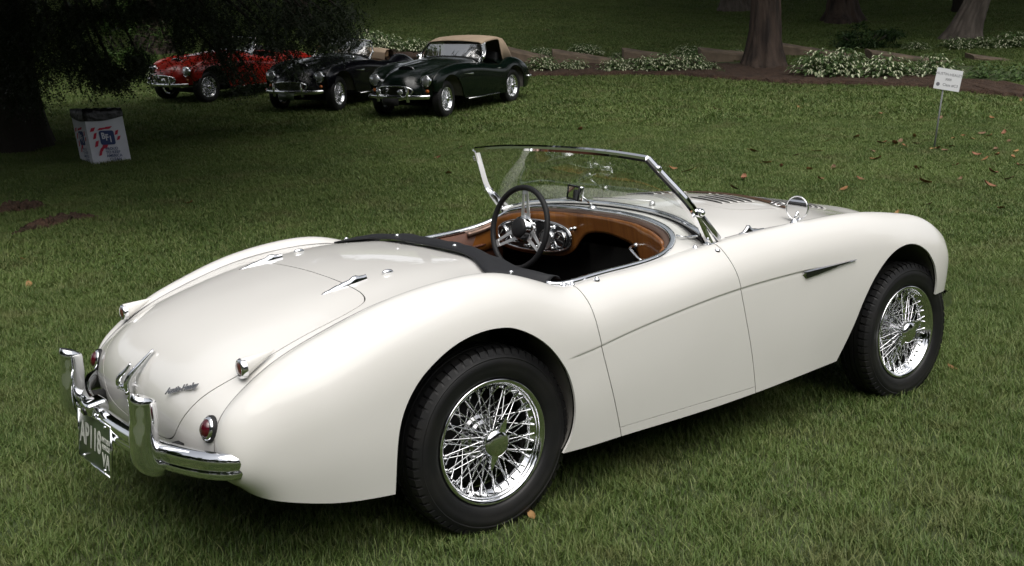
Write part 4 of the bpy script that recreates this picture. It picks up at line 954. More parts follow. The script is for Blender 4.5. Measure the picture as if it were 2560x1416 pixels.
SHRUB = leafmat('shrub_leaf', (.035, .075, .016), (.065, .120, .028), (.10, .15, .04), 1.2, .3)
def leaf_cloud(b, rnd, cen, rad, n, sz, hollow=.35, asp=.55):
    cen = Vector(cen); rad = Vector(rad); blobs = []
    for _ in range(max(5, n//110)):
        while True:
            v = Vector((rnd.uniform(-1, 1), rnd.uniform(-1, 1), rnd.uniform(-1, 1)))
            if hollow < v.length < 1: break
        blobs.append((Vector((v.x*rad.x, v.y*rad.y, v.z*rad.z)), rnd.uniform(.16, .34)))
    for i in range(n):
        c, s = rnd.choice(blobs); v = Vector((rnd.gauss(0, 1), rnd.gauss(0, 1), rnd.gauss(0, .7))); p = cen+c+Vector((v.x*rad.x*s*.5, v.y*rad.y*s*.5, v.z*rad.z*s*.5))
        u = Vector((rnd.gauss(0, 1), rnd.gauss(0, 1), rnd.gauss(0, .5)-.2)).normalized(); w_ = u.cross(Vector((rnd.gauss(0, .5), rnd.gauss(0, .5), 1))).normalized(); L_ = sz*rnd.uniform(.6, 1.4)
        b.add([p, p+u*L_*.45+w_*L_*asp*.5, p+u*L_, p+u*L_*.45-w_*L_*asp*.5], [(0, 1, 2, 3)])
def tree(name, label, base, r0, H, lean, bark, crown_c, crown_r, nleaf, seed, lsz=.5, flare=1.0, limbs=7, group=None):
    rnd = random.Random(seed); t = empty(name, base); tag(t, label, 'tree', group); b = MB(); ns, na = 56, 72; V = []; ph = [rnd.uniform(0, 6.28) for _ in range(9)]
    def axis(z): q = z/H; return Vector((lean[0]*z+.12*math.sin(q*5+ph[0])*q, lean[1]*z+.12*math.sin(q*4+ph[1])*q, z))
    for i in range(ns):
        z = -.25+(H+.25)*(i/(ns-1))**1.6; rr = r0*(1-.55*max(0, z)/H)+r0*.62*flare*math.exp(-max(0, z+.1)/.38)
        for j in range(na):
            a = 2*PI*j/na; fl = .22*flare*math.exp(-max(0, z)/.55)*(max(0, math.sin(a*2.5+ph[2]))+.6*max(0, math.sin(a*3.5+ph[3]))); rg = .045*math.sin(a*9+z*1.3+ph[4]+.8*math.sin(z*2.1))+.040*math.sin(a*15-z*2.0+ph[5])+.030*math.sin(a*23+z*5+ph[6])
            q = rr*(1+rg+rnd.gauss(0, .016))+r0*fl*1.6; c = axis(z); V.append((c.x+q*math.cos(a), c.y+q*math.sin(a), z))
    b.add(V, [(i*na+j, i*na+(j+1) % na, (i+1)*na+(j+1) % na, (i+1)*na+j) for i in range(ns-1) for j in range(na)])
    for k in range(limbs):
        z = H*rnd.uniform(.62, .98); p = axis(z); a = 2*PI*k/limbs+rnd.uniform(-.4, .4); e = Vector((crown_c[0]+crown_r[0]*.7*math.cos(a), crown_c[1]+crown_r[1]*.7*math.sin(a), crown_c[2]+crown_r[2]*rnd.uniform(-.3, .5)))
        q = sp3([p, p.lerp(e, .4)+Vector((0, 0, .6)), e], 10); b.tube(q, [r0*.30*(1-i/11) for i in range(10)], 8)
    b.build('trunk', bark, t)
    if nleaf:
        c = MB(); leaf_cloud(c, rnd, crown_c, crown_r, nleaf, lsz); c.build('crown', LEAF, t, smooth=False)
    return t
def on(p): return (p.x, p.y, float(hgt(p.x, p.y)))
def lean2(l, d=0.0): return (R2[0]*l+F2[0]*d, R2[1]*l+F2[1]*d)
def build_trees():
    tree('tree', 'thick dark-barked trunk standing in the mulch bed between the hostas', on(pixg(1908, 172)), .35, 9.0, lean2(.004), BARK, (0, 0, 11.4), (7.8, 7.8, 5), 9000, 21, group='shade trees', flare=1.25)
    tree('tree', 'small pale trunk high on the dark slope, left of the thick trunk', on(pixg(1836, 27)), .40, 9.0, lean2(.01), BARKL, (0, 0, 11.4), (8, 8, 5), 9000, 22, group='shade trees')
    tree('tree', 'brown trunk with spreading roots on the slope right of the thick trunk', on(pixg(2104, 56)), .42, 9.0, lean2(.02), BARK, (0, 0, 11.4), (7.8, 7.8, 5), 9000, 23, group='shade trees', flare=1.3)
    tree('tree', 'pale leaning trunk at the upper right, tilting to the right', on(pixg(2398, 100)), .34, 8.0, lean2(.42), BARKL, (2.6, -1.5, 10.5), (7.5, 7.5, 4.5), 9000, 24, group='shade trees', flare=1.1)
    tree('tree', 'slim black trunk at the top right edge behind the leaning trunk', on(pixg(2405, 32)), .30, 9.0, lean2(.0), BARKD, (0, 0, 11), (7.5, 7.5, 4.5), 7000, 25, group='shade trees', flare=.4)
    for i, (d, l) in enumerate(((46, -16), (52, -4), (58, 10), (40, 26), (60, -28), (52, 34), (68, 2), (66, 22), (47, -30), (33, -10.5), (40, -7.5), (30, -20), (29, 19.5))):   # unseen trees added up the hill, their crowns shade the slope
        x, y = W2(d, l)
        p = Vector((x, y, 0)); tree('tree', 'unseen tree added to shade the slope', on(p), .4, 9.0, (0, 0), BARK, (0, 0, 11.4), (8.5, 8.5, 5), 8000, 40+i, .6, group='trees added to shade the hill', limbs=4)
build_trees()

def build_wood():
    rnd = random.Random(66); b = MB(); tr = MB()
    for k in range(34):
        a = PI*.42+ (2*PI-PI*.84)*k/33; rr = rnd.uniform(21, 30); x, y = W2(rr*math.cos(a), rr*math.sin(a)*1.15); z = float(hgt(x, y)); hh = rnd.uniform(12, 17)
        leaf_cloud(b, rnd, (x, y, z+hh*.52), (4.8, 4.8, hh*.5), 1900, 1.15, .2, .6); tr.tube([(x, y, z-.2), (x, y, z+hh*.6)], [.3, .12], 8)
    b.cm = 0; m = MB(); m.add(b.v, b.f); m.cm = 1; m.add(tr.v, tr.f); o = m.build('woodland', None, None, False, [LEAF, BARK]); tag(o, 'leafy wood around the open lawn behind the photographer', 'wood', kind='stuff')
build_wood()
# ------------------------------------------------------------------ parked cars
GREENP = mat('dark_green_paint', (.002, .006, .004), 0.25, coat=.45, spec=.25)
BLACKP = mat('black_paint', (.003, .003, .005), 0.25, coat=.5, spec=.3)
REDP = mat('red_paint', (.36, .014, .007), 0.3, coat=.8)
TANTOP = mat('tan_cloth', (.40, .305, .215), 0.85, bump=(120, .3, .003), noise=(3, (.35, .265, .185), .35, .7, 4))
TANLEA = mat('tan_leather', (.32, .19, .085), 0.5)
PAPER = mat('white_paper', (.72, .73, .75), 0.7)
INK = mat('grey_ink', (.16, .16, .18), 0.7)
GLASS2 = glass('car_glass', (.60, .64, .64), 6.5, .05)
def place_car(root, x, y, yaw):
    c, s = math.cos(yaw), math.sin(yaw); P_ = []
    for (a, b) in ((0, .645), (0, -.645), (2.286, .622), (2.286, -.622)):
        X, Y = x+a*c-b*s, y+a*s+b*c; P_.append((a, b, float(hgt(X, Y))))
    A = np.array([(1, a, b) for a, b, z in P_]); sol = np.linalg.lstsq(A, np.array([z for a, b, z in P_]), rcond=None)[0]
    root.rotation_mode = 'XYZ'; ex = Vector((c, s, sol[1])).normalized(); ey = Vector((-s, c, sol[2])); ey = (ey-ex*ey.dot(ex)).normalized(); ez = ex.cross(ey); basis(root, (x, y, sol[0]+.012), ex, ey, ez)
def bg_car(name, label, paint, pose, kind):
    root = empty(name); tag(root, label, 'car', 'parked cars facing the camera'); P = build_body(root, paint, 5, 4, .003, True)
    for x, y, s in ((0, .645, 1), (0, -.645, -1), (2.286, .622, 1), (2.286, -.622, -1)): wheel(root, x, y, s, fine=False, ang=R(100), steer=R(6) if x > 1 else 0)
    front_face(root, P, True)
    for sgn in (-1, 1):
        m = MB(); V = []; N = 12
        for i in range(N):
            t = i/(N-1); x = 1.48+.32*t; zt = .7015+.010*t; hh = .030*(1-t)**.85+.002; yo = side_y(x, zt-.01); V += [(x, sgn*(yo+.002), zt), (x, sgn*(yo+.010), zt-hh*.5), (x, sgn*(yo+.002), zt-hh)]
        m.add(V, [(i*3+j, (i+1)*3+j, (i+1)*3+j+1, i*3+j+1) for i in range(N-1) for j in range(2)]); m.build('side_vent', CHROME, root)
        m = MB(); c = Vector((1.02 if kind == 'hood' else 1.75, sgn*.67, .90)); m.tube([(c.x, c.y, .83), c], .007, 6); m.ball(c+Vector((.01, sgn*.02, .03)), (.035, .045, .042)); m.build('wing_mirror', CHROME, root)
        m = MB(); m.box((.52, sgn*side_y(.52, .70), .70), (.045, .012, .010)); bevel(m.build('door_handle', CHROME, root), .004)
    # bonnet scoop with chrome lip
    V = []; m = MB(); N = 10
    for i in range(N+1):
        y = -.17+.34*i/N; h = .050*math.sin(PI*i/N)**.5
        for x, k in ((2.47, 1), (2.40, 1.02), (2.25, .85), (2.0, .3), (1.85, 0)): V.append((x, y, top_z(x, y)+h*k-.004))
    m.add(V, [(i*5+j, i*5+j+1, (i+1)*5+j+1, (i+1)*5+j) for i in range(N) for j in range(4)]); m.build('bonnet_scoop', paint, root)
    m = MB(); m.tube([V[i*5] for i in range(N+1)], .007, 6); m.build('scoop_lip', CHROME, root)
    m = MB(); m.add([V[i*5] for i in range(N+1)]+[(2.46, -.17+.34*i/N, top_z(2.46, -.17+.34*i/N)-.01) for i in range(N+1)], [(i, i+1, N+2+i, N+1+i) for i in range(N)]); m.build('scoop_mouth', DARK, root)
    windscreen(root, CHROME, CHROME, BLACK, GLASS2)
    # plate, spot lamps, sill strip, rear bumper end
    if kind != 'red':
        m = MB(); m.box((2.975, 0, .325), (.006, .16, .06)); m.build('number_plate', PLATEG if kind == 'tan' else DARK, root)
    if kind in ('hood', 'red'):
        for sg in (-1, 1):
            m = MB(); c = (3.00, sg*.22, .50); m.lathe([(0, -.05), (.035, -.045), (.048, -.01), (.050, .01), (.046, .016)], 20, c, 'x'); m.tube([(3.0, sg*.22, .45), (2.96, sg*.22, .40)], .009, 6); o = m.build('spot_lamp', CHROME, root)
            m = MB(); m.lathe([(.046, .014), (.03, .026), (0, .030)], 20, c, 'x'); m.build('lamp_lens', LENS, o)
    m = MB(); m.tube([(.55, .742, .245), (1.65, .742, .262)], .011, 8); m.build('sill_strip', CHROMED, root)
    m = MB(); m.tube(sp3([(-.55,.755,.45),(-.78,.69,.44),(-.92,.45,.44),(-.95,0,.44),(-.92,-.45,.44),(-.78,-.69,.44)], 24), .028, 8); m.build('rear_bumper', CHROME, root)
    m = MB(); m.box((.62, 0, .30), (.50, .60, .012)); m.build('floor', CARPET, root)
    lea = TANLEA if kind == 'tan' else BLACK
    for sgn in (-1, 1):
        s_ = empty('seat'); s_.parent = root; s_.location = (.42, sgn*.28, .40)
        m = MB(); m.box((0, 0, .08), (.22, .22, .08)); bevel(m.build('seat_cushion', lea, s_), .04, 3)
        m = MB(); m.box((-.24, 0, .33), (.06, .23, .24), Matrix.Rotation(R(-12), 3, 'Y')); bevel(m.build('seat_back', lea, s_), .05, 3)
    m = MB(); m.tube([(.80+.19*.35*math.sin(a), .31+.19*math.cos(a), .86+.19*math.sin(a)) for a in np.linspace(0, 2*PI, 28, endpoint=False)], .012, 6, closed=True); m.build('steering_wheel', BLACK, root)
    if kind == 'hood':
        xs = np.linspace(.87, -.34, 34); V = []; nv = 17
        for x in xs:
            zc = float(np.interp(x, [-.34, -.26, -.12, .05, .25, .5, .7, .87], [.82, .97, 1.13, 1.225, 1.265, 1.265, 1.245, 1.205])); q = max(0, min(1, (.30-x)/.12)); q = q*q*(3-2*q)
            hw = float(np.interp(x, [-.34, -.2, .05, .3, .87], [.50, .545, .585, .600, .575])); zl = zc-.075-(zc-.075-.80)*q if x < .30 else zc-.07
            zl = max(zl, .80) if x < .3 else zl; hl = hw+.035*q
            for j in range(nv):
                t = -1+2*j/(nv-1); a = abs(t); sg = 1 if t >= 0 else -1
                if a < .72: k = a/.72; y = hw*.90*k; z = zc-.028*k*k
                else: k = (a-.72)/.28; y = hw*.90+(hl-hw*.90)*math.sin(k*PI/2); z = (zc-.028)+(zl-(zc-.028))*(1-math.cos(k*PI/2))
                V.append((x, sg*y, z))
        m = MB(); m.add(V, [(i*nv+j, i*nv+j+1, (i+1)*nv+j+1, (i+1)*nv+j) for i in range(33) for j in range(nv-1)]); h = m.build('soft_top', TANTOP, root); solid(h, .012, 0)
        for sg in (-1, 1):
            m = MB(); m.tube(sp3([(.93, sg*.63, .87), (.80, sg*.615, 1.0), (.79, sg*.60, 1.17)], 12), .007, 6); m.build('quarter_light_frame', CHROME, root)
            m = MB(); m.add([(.96, sg*.635, .87), (.80, sg*.612, .98), (.79, sg*.60, 1.16), (.85, sg*.58, 1.16)], [(0, 1, 2, 3)]); m.build('quarter_light', GLASS2, root)
        m = MB(); m.tube(sp3([(-.28,.30,.86),(-.30,.30,.93),(-.50,.30,.93),(-.60,.30,.86)], 16), .009, 6); m.tube(sp3([(-.28,-.30,.86),(-.30,-.30,.93),(-.50,-.30,.93),(-.60,-.30,.86)], 16), .009, 6); m.tube([(-.45,-.30,.93), (-.45,.30,.93)], .007, 6); m.tube([(-.30,-.30,.93), (-.30,.30,.93)], .007, 6); m.build('luggage_rack', CHROME, root)
    if kind == 'tan':
        m = MB(); V = []; nv = 15
        for x, z, hw in ((.36,.80,.58),(.35,.93,.59),(.28,.985,.585),(.10,.985,.57),(-.05,.94,.55),(-.09,.84,.53)):
            for j in range(nv):
                t = -1+2*j/(nv-1); V.append((x+.05*t*t, hw*t, z-.03*t**4))
        m.add(V, [(i*nv+j, (i+1)*nv+j, (i+1)*nv+j+1, i*nv+j+1) for i in range(5) for j in range(nv-1)]); bevel(m.build('folded_hood', TANTOP, root), .01)
        pp = MB(); pp.add([(.90, .12, .965), (.90, .43, .965), (.845, .43, 1.125), (.845, .12, 1.125)], [(0, 1, 2, 3)]); card = pp.build('show_card', PAPER, root, smooth=False)
        pp = MB(); pp.add([(.8835, .21, 1.02), (.8835, .30, 1.02), (.861, .30, 1.083), (.861, .21, 1.083)], [(0, 1, 2, 3)]); pp.v = [(x+.006, y, z) for x, y, z in pp.v]; pp.build('card_picture', INK, card, smooth=False)
    place_car(root, *pose)
    return root
bg_car('parked_car', 'dark green car with raised tan soft top and chrome grille, rightmost of the parked row', GREENP, (10.226, 13.868, R(-155.87)), 'hood')
bg_car('parked_car', 'black open car with folded tan hood and show card in the windscreen', BLACKP, (9.251, 16.338, R(209.2)), 'tan')
bg_car('parked_car', 'red open car half hidden by hanging evergreen branches', REDP, (8.339, 19.15, R(-162.8)), 'red')

# ------------------------------------------------------------------ low concrete walls in the bed
CONC = mat('weathered_concrete', (.22, .165, .115), 0.9, noise=(2.4, (.09, .07, .05), .32, .68, 9), bump=(18, .5, .02))
def wall(label, a, b, drop, d0, d1, th=.55):
    A, B_ = pix(*a, d0), pix(*b, d1); dv = Vector((F2[0], F2[1], 0)); t = empty('retaining_wall', (A.x, A.y, A.z-1)); tag(t, label, 'wall', 'stepped concrete walls'); N = 12; V = []; rnd = random.Random(int(a[0]))
    for i in range(N):
        p = A.lerp(B_, i/(N-1)); 
        for (q, dz) in ((0, -drop), (0, -.04), (.04, 0), (th*.5, .045), (th, .09), (th, -drop)): V.append(p+dv*q+Vector((0, 0, dz+rnd.uniform(-.006, .006)))-t.location)
    m = MB(); m.add(V, [(i*6+j, (i+1)*6+j, (i+1)*6+j+1, i*6+j+1) for i in range(N-1) for j in range(5)]+[tuple(range(6))[::-1], tuple((N-1)*6+j for j in range(6))]); o = m.build('block', CONC, t); sharp(o, 30)
wall('low brown concrete wall behind the soft-top car, leftmost of the stepped walls', (1262, 122), (1392, 152), 1.2, 28.2, 27.6)
wall('concrete wall just right of the dark green car, sloping to the right', (1382, 129), (1556, 156), 1.2, 27.4, 26.9)
wall('concrete wall behind the long hosta clump, its dark face half covered', (1560, 126), (1748, 153), 1.2, 27.9, 27.2)
wall('short concrete wall touching the left side of the thick trunk', (1754, 125), (1890, 139), 1.2, 27.6, 27.4)
wall('concrete wall emerging right of the thick trunk', (1940, 110), (2182, 147), 1.3, 28.4, 27.4)
wall('long concrete wall with pale sunlit top, behind the white sign', (2180, 129), (2432, 166), 1.3, 26.6, 25.4)
wall('concrete wall running out of the picture at the right edge', (2436, 140), (2620, 166), 1.3, 26.2, 25.4)
# ------------------------------------------------------------------ hostas
def hosta_mesh(seed, n=330, white=True):
    rnd = random.Random(seed); b = MB()
    for k in range(n):
        a = rnd.uniform(0, 2*PI); rad = rnd.uniform(.02, .54)**.8; elev = rnd.uniform(.05, .50)*math.sqrt(max(.05, 1-(rad/.62)**2)); L_ = rnd.uniform(.09, .15); w_ = L_*.33; u = Vector((math.cos(a), math.sin(a), 0)); v = Vector((-u.y, u.x, 0)); p = u*rad+Vector((0, 0, elev)); t_ = rnd.uniform(-.6, .25); d = (u*math.cos(t_)+Vector((0, 0, 1))*math.sin(t_)).normalized(); e = (d+Vector((0, 0, -.55))).normalized()
        P_ = [p, p+d*L_*.4+v*w_*.55+Vector((0, 0, .015)), p+d*L_*.4, p+d*L_*.4-v*w_*.55+Vector((0, 0, .015)), p+d*L_*.5+e*L_*.5]; Q = [p+d*L_*.4+v*w_, p+d*L_*.4-v*w_]
        b.cm = 1 if white and rnd.random() < .72 else 0
        b.add([P_[0], P_[1], P_[2], P_[3], P_[4]], [(0, 2, 1), (0, 3, 2), (1, 2, 4), (2, 3, 4)]); b.cm = 0; b.add([P_[0], Q[0], P_[1], P_[4], P_[3], Q[1]], [(0, 2, 1), (1, 2, 3), (0, 5, 4), (4, 5, 3)])
        if rnd.random() < .3: b.cm = 0; b.tube([(0, 0, 0), p*.6, p], .006, 4, cap=False)
    return b.me('leaves', None, False, [HOSTAM, HOSTAW])
HM = [hosta_mesh(s) for s in (1, 2, 3)]; HG = hosta_mesh(9, 130, False)
def build_hostas():
    rnd = random.Random(8)
    L_ = [(1357,182,84,1,'variegated hosta just right of the dark green car, first of the front row'),(1436,181,66,1,'small variegated hosta standing alone before the second wall'),(1540,184,80,1,'variegated hosta at the left end of the long front clump'),(1602,184,84,1,'variegated hosta second from the left in the long front clump'),(1662,182,92,1.1,'tallest variegated hosta in the middle of the long front clump'),(1722,180,90,1.1,'variegated hosta right of the middle in the long front clump'),(1768,182,56,.9,'small variegated hosta ending the long front clump beside the trunk'),
          (2048,197,120,1.25,'large variegated hosta right of the thick trunk, left end of its clump'),(2112,197,120,1.3,'large variegated hosta between the thick trunk and the white sign'),(2212,200,120,1.1,'broad variegated hosta left of the white sign'),(2272,196,70,.9,'small variegated hosta filling the gap left of the white sign'),(2338,196,110,1.1,'variegated hosta partly hidden by the white sign'),
          (915,119,100,1.1,'variegated hosta above the windscreen of the black car'),(962,121,90,1.0,'variegated hosta above the folded tan hood'),(1032,126,74,1.0,'variegated hosta left of the raised tan soft top'),(1352,138,66,.8,'low variegated hosta behind the leftmost wall'),(1462,134,80,.8,'variegated hosta peeping over the second wall'),(1546,142,48,.7,'tiny variegated hosta between two walls'),(1722,150,76,.9,'variegated hosta on the slope above the long clump'),(1842,134,40,.9,'small upright hosta behind the wall beside the trunk'),
          (2290,137,66,.8,'low hosta on the slope behind the long pale wall'),(2392,146,80,.9,'hosta above the end of the long pale wall'),(2446,146,76,.9,'hosta behind the last wall, second from the right edge'),(2522,150,100,.9,'hosta behind the last wall at the right edge'),(376,150,40,.8,'hosta glimpsed left of the red car under the branches')]
    for i, (px, py, wp, hs, lab) in enumerate(L_):
        p = pixg(px, py); d = (p.x-CAM[0])*F2[0]+(p.y-CAM[1])*F2[1]
        if py < 160: p = pix(px, py, 29.0 if px > 400 else 27.0); d = 29.0
        g = float(hgt(p.x, p.y)); z0 = max(g, p.z-.02) if py < 160 and px > 400 else g+.06
        t = empty('hosta_plant', (p.x, p.y, z0-.02), (0, 0, rnd.uniform(0, 6))); tag(t, lab, 'plant', 'variegated hostas in the bed'); s = wp/FPX*d/1.12*1.12; o = link('leaves', HM[i % 3], t); t.scale = (s, s, s*.92*hs)
    for px, py, wp, lab in ((2460,196,110,'plain green hosta right of the white sign'),(2540,206,120,'plain green hosta at the right edge of the bed'),(1800,188,40,'sparse green weed at the foot of the thick trunk')):
        p = pixg(px, py); d = (p.x-CAM[0])*F2[0]+(p.y-CAM[1])*F2[1]; s = wp/FPX*d/1.12; t = empty('hosta_plant', (p.x, p.y, float(hgt(p.x, p.y)))); tag(t, lab, 'plant', 'plain green plants in the bed'); link('leaves', HG, t); t.scale = (s, s, s*.9)
build_hostas()
def shrub(name, label, p, rad, n, sz, matl, seed, asp=.28, cat='shrub'):
    t = empty(name, p); tag(t, label, cat); rnd = random.Random(seed); b = MB(); leaf_cloud(b, rnd, (0, 0, rad[2]*.75), rad, n, sz, .1, asp); b.build('foliage', matl, t, smooth=False)
    b = MB()
    for k in range(7):
        a = k*.9; b.tube([(0, 0, -.1), (rad[0]*.3*math.cos(a), rad[1]*.3*math.sin(a), rad[2]*.5), (rad[0]*.55*math.cos(a), rad[1]*.55*math.sin(a), rad[2]*.95)], .02, 5)
    b.build('stem', BARKD, t)
SHRUBD = leafmat('juniper_leaf', (.018, .040, .012), (.035, .070, .020), (.05, .085, .025), 1.5, .2)
p = pix(2158, 128, 29.5); shrub('juniper', 'dark spreading evergreen shrub behind the long pale wall', (p.x, p.y, float(hgt(p.x, p.y))-.05), (1.25, .9, .42), 3000, .14, SHRUBD, 3)
p = pix(332, 150, 27.5); shrub('shrub', 'loose bright green bush seen between the dark evergreen branches', (p.x, p.y, float(hgt(p.x, p.y))), (1.15, .8, 1.05), 2600, .24, SHRUB, 4, .16)
p = pix(2520, 48, 47.0); shrub('dark_mass', 'dark leafy mass added in place of parked things at the top right corner', (p.x, p.y, float(hgt(p.x, p.y))-.1), (3.2, 1.6, 2.2), 5000, .3, CONIF, 5, .5)  # leafy mass made up in place of dark parked things
# ------------------------------------------------------------------ show sign on its stake
def build_sign():
    b = pixg(2333, 372); t = empty('show_sign', b); tag(t, 'white paper class sign on a thin grey stake leaning right', 'sign'); dd = (b.x-CAM[0])*F2[0]+(b.y-CAM[1])*F2[1]
    top = pix(2359, 230, dd)-b; MB().tube([(0, 0, -.1), top+Vector((0, 0, .12))], .011, 8).build('stake', mat('stake', (.16, .17, .17), .6), t)
    TL, TR, BR, BL = [pix(*q, dd) - b for q in ((2342.5, 168.5), (2407, 180), (2395, 231), (2331.5, 222))]
    c = (TL+TR+BR+BL)/4; ex = ((TR+BR)/2-(TL+BL)/2); wd = ex.length; ex.normalize(); ey = ((TL+TR)/2-(BL+BR)/2); hg_ = ey.length; ez = ex.cross(ey).normalized(); ey = ez.cross(ex); f = Vector(CF)*-.02
    s = empty('board'); s.parent = t; basis(s, c+f, ex, ey, ez); m = MB(); m.box((0, 0, 0), (wd/2, hg_/2, .003)); m.build('card', PAPER, s, smooth=False)
    for tx, x, y, sz in (('AUSTIN-HEALEY', 0, hg_*.24, .046), ('3000', 0, hg_*.0, .042), ('Class #C3', .04, -hg_*.26, .048)):
        o = text(tx, sz, INK, 'lettering', 0, s); o.location = (x, y, .0045)
    m = MB(); m.lathe([(0, .0045), (.024, .0045)], 20, (-wd*.36, -hg_*.27, 0), 'z'); m.build('round_emblem', INK, s)
build_sign()
# ------------------------------------------------------------------ cardboard litter box
BOXW = mat('box_card', (.55, .56, .62), 0.75, noise=(4, (.48, .49, .55), .4, .7, 5)); BOXB = mat('box_blue', (.020, .040, .13), 0.7); BOXR = mat('box_red', (.42, .015, .045), 0.7); BAG = mat('bin_bag', (.006, .006, .007), 0.35, bump=(14, .8, .03))
def build_box():
    b = pixg(236, 413); dd = (b.x-CAM[0])*F2[0]+(b.y-CAM[1])*F2[1]; t = empty('litter_box', b); tag(t, 'white cardboard litter box with red and blue print and black bag rim', 'litter box')
    rt = Vector((*R2, 0)); bk = Vector((*F2, 0)); up = Vector((0, 0, 1)); lz = rt*-.085; C0 = Vector((0, 0, 0))
    Rw, Lw = (pix(318, 400, dd)-pix(248, 412, dd)).dot(rt), (pix(248, 412, dd)-pix(186, 408, dd)).dot(rt); H_ = .70
    a = Rw+.03; e1 = rt*Rw+bk*.36; e2 = rt*-Lw+bk*.42; top = up*H_+lz; cs = [C0, e1, e1+e2, e2]; zt = [.635, .675, .675, .675]
    m = MB(); V = [c+up*-.05 for c in cs]+[c+(up*H_+lz)*z/H_ for c, z in zip(cs, zt)]; m.add(V, [(0, 1, 5, 4), (1, 2, 6, 5), (2, 3, 7, 6), (3, 0, 4, 7)]); o = m.build('card_panel', BOXW, t, smooth=False); solid(o, .006, 0)
    # bag rim
    cen = (e1+e2)/2; V = []; m = MB(); N = 48
    for i in range(N):
        s = i/N*4; k = int(s); f = s-k; p = cs[k].lerp(cs[(k+1) % 4], f); sag = -.055*(1-abs(2*f-1))*0; dip = float(np.interp(s, [0, 1, 2, 3, 4], [-.055, .0, .0, .0, -.055])); cv = -.030*math.sin(PI*f)
        for q, z in ((1.035, .635+dip+cv*.8), (1.05, .675+dip*.4), (1.02, .745+.006*math.sin(i*2.1)), (.93, .740), (.90, .56)): V.append(cen+(p-cen)*q+(up*H_+lz)*z/H_)
    m.add(V, [(i*5+j, ((i+1) % N)*5+j, ((i+1) % N)*5+j+1, i*5+j+1) for i in range(N) for j in range(4)]); m.build('bin_bag', BAG, t)
    m = MB(); m.add([cen+(c-cen)*.91+(up*H_+lz)*.58/H_ for c in cs], [(0, 1, 2, 3)]); m.build('bag_floor', BAG, t)
    for (p0, e, flip) in ((C0, e1, 1), (e2, -e2, 1)):
        ex = e.normalized(); W_ = e.length; ez = ex.cross(up*H_+lz).normalized(); s = empty('printed_face'); s.parent = t; pr_ = []; ey = (up*H_+lz).normalized(); sk = Matrix(((ex.x, ey.x, ez.x, p0.x), (ex.y, ey.y, ez.y, p0.y), (ex.z, ey.z, ez.z, p0.z), (0, 0, 0, 1)))
        def rrect(cx, cy, hx, hy, r, z, mt, nm):
            P_ = []
            for k, (sx, sy) in enumerate(((1, 1), (-1, 1), (-1, -1), (1, -1))):
                for a in np.linspace(k*PI/2, k*PI/2+PI/2, 6): P_.append((cx+sx*(hx-r)+r*math.cos(a), cy+sy*(hy-r)+r*math.sin(a), z))
            m = MB(); m.add(P_, [tuple(range(24))]); m.build(nm, mt, s, smooth=False).data.transform(sk)
        cx = W_*.48; rrect(cx, .355, .098*W_/.5, .095, .03, .006, BOXB, 'logo_panel')
        for ch, dx, dy in (('B', -.05, .022), ('F', -.004, .0), ('I', .040, -.024)): o = text(ch, .115, BOXW, 'logo_letter', 0, s, bold=.004); o.data.transform(sk @ Matrix.Translation((cx+dx*W_/.5, .355+dy, .009)) @ Matrix.Diagonal((.8, 1, 1, 1)))
        m = MB()
        for (x, y, w_, h_) in ((-.17,.47,.030,.030),(-.06,.475,.045,.018),(.03,.487,.055,.020),(.135,.42,.020,.035),(.15,.345,.020,.030),(-.155,.385,.020,.045),(-.15,.28,.022,.045),(-.05,.245,.045,.04),(-.10,.20,.024,.030),(-.125,.15,.018,.035)):
            m.add([(cx+(x-w_-.012)*W_/.5, y-h_, .0055), (cx+(x+w_*.4)*W_/.5, y-h_*.75, .0055), (cx+(x+w_+.012)*W_/.5, y+h_, .0055), (cx+(x-w_*.4)*W_/.5, y+h_*.7, .0055)], [(0, 1, 2, 3)])
        m.build('red_flashes', BOXR, s, smooth=False).data.transform(sk)
        for k, tx in enumerate(('PROUD', 'TO KEEP', 'AMERICA', 'CLEAN')): o = text(tx, .052, BOXB, 'slogan', 0, s, bold=.0008); o.data.transform(sk @ Matrix.Translation((cx+(.03+.008*k)*W_/.5, .205-.048*k, .0065)))
build_box()
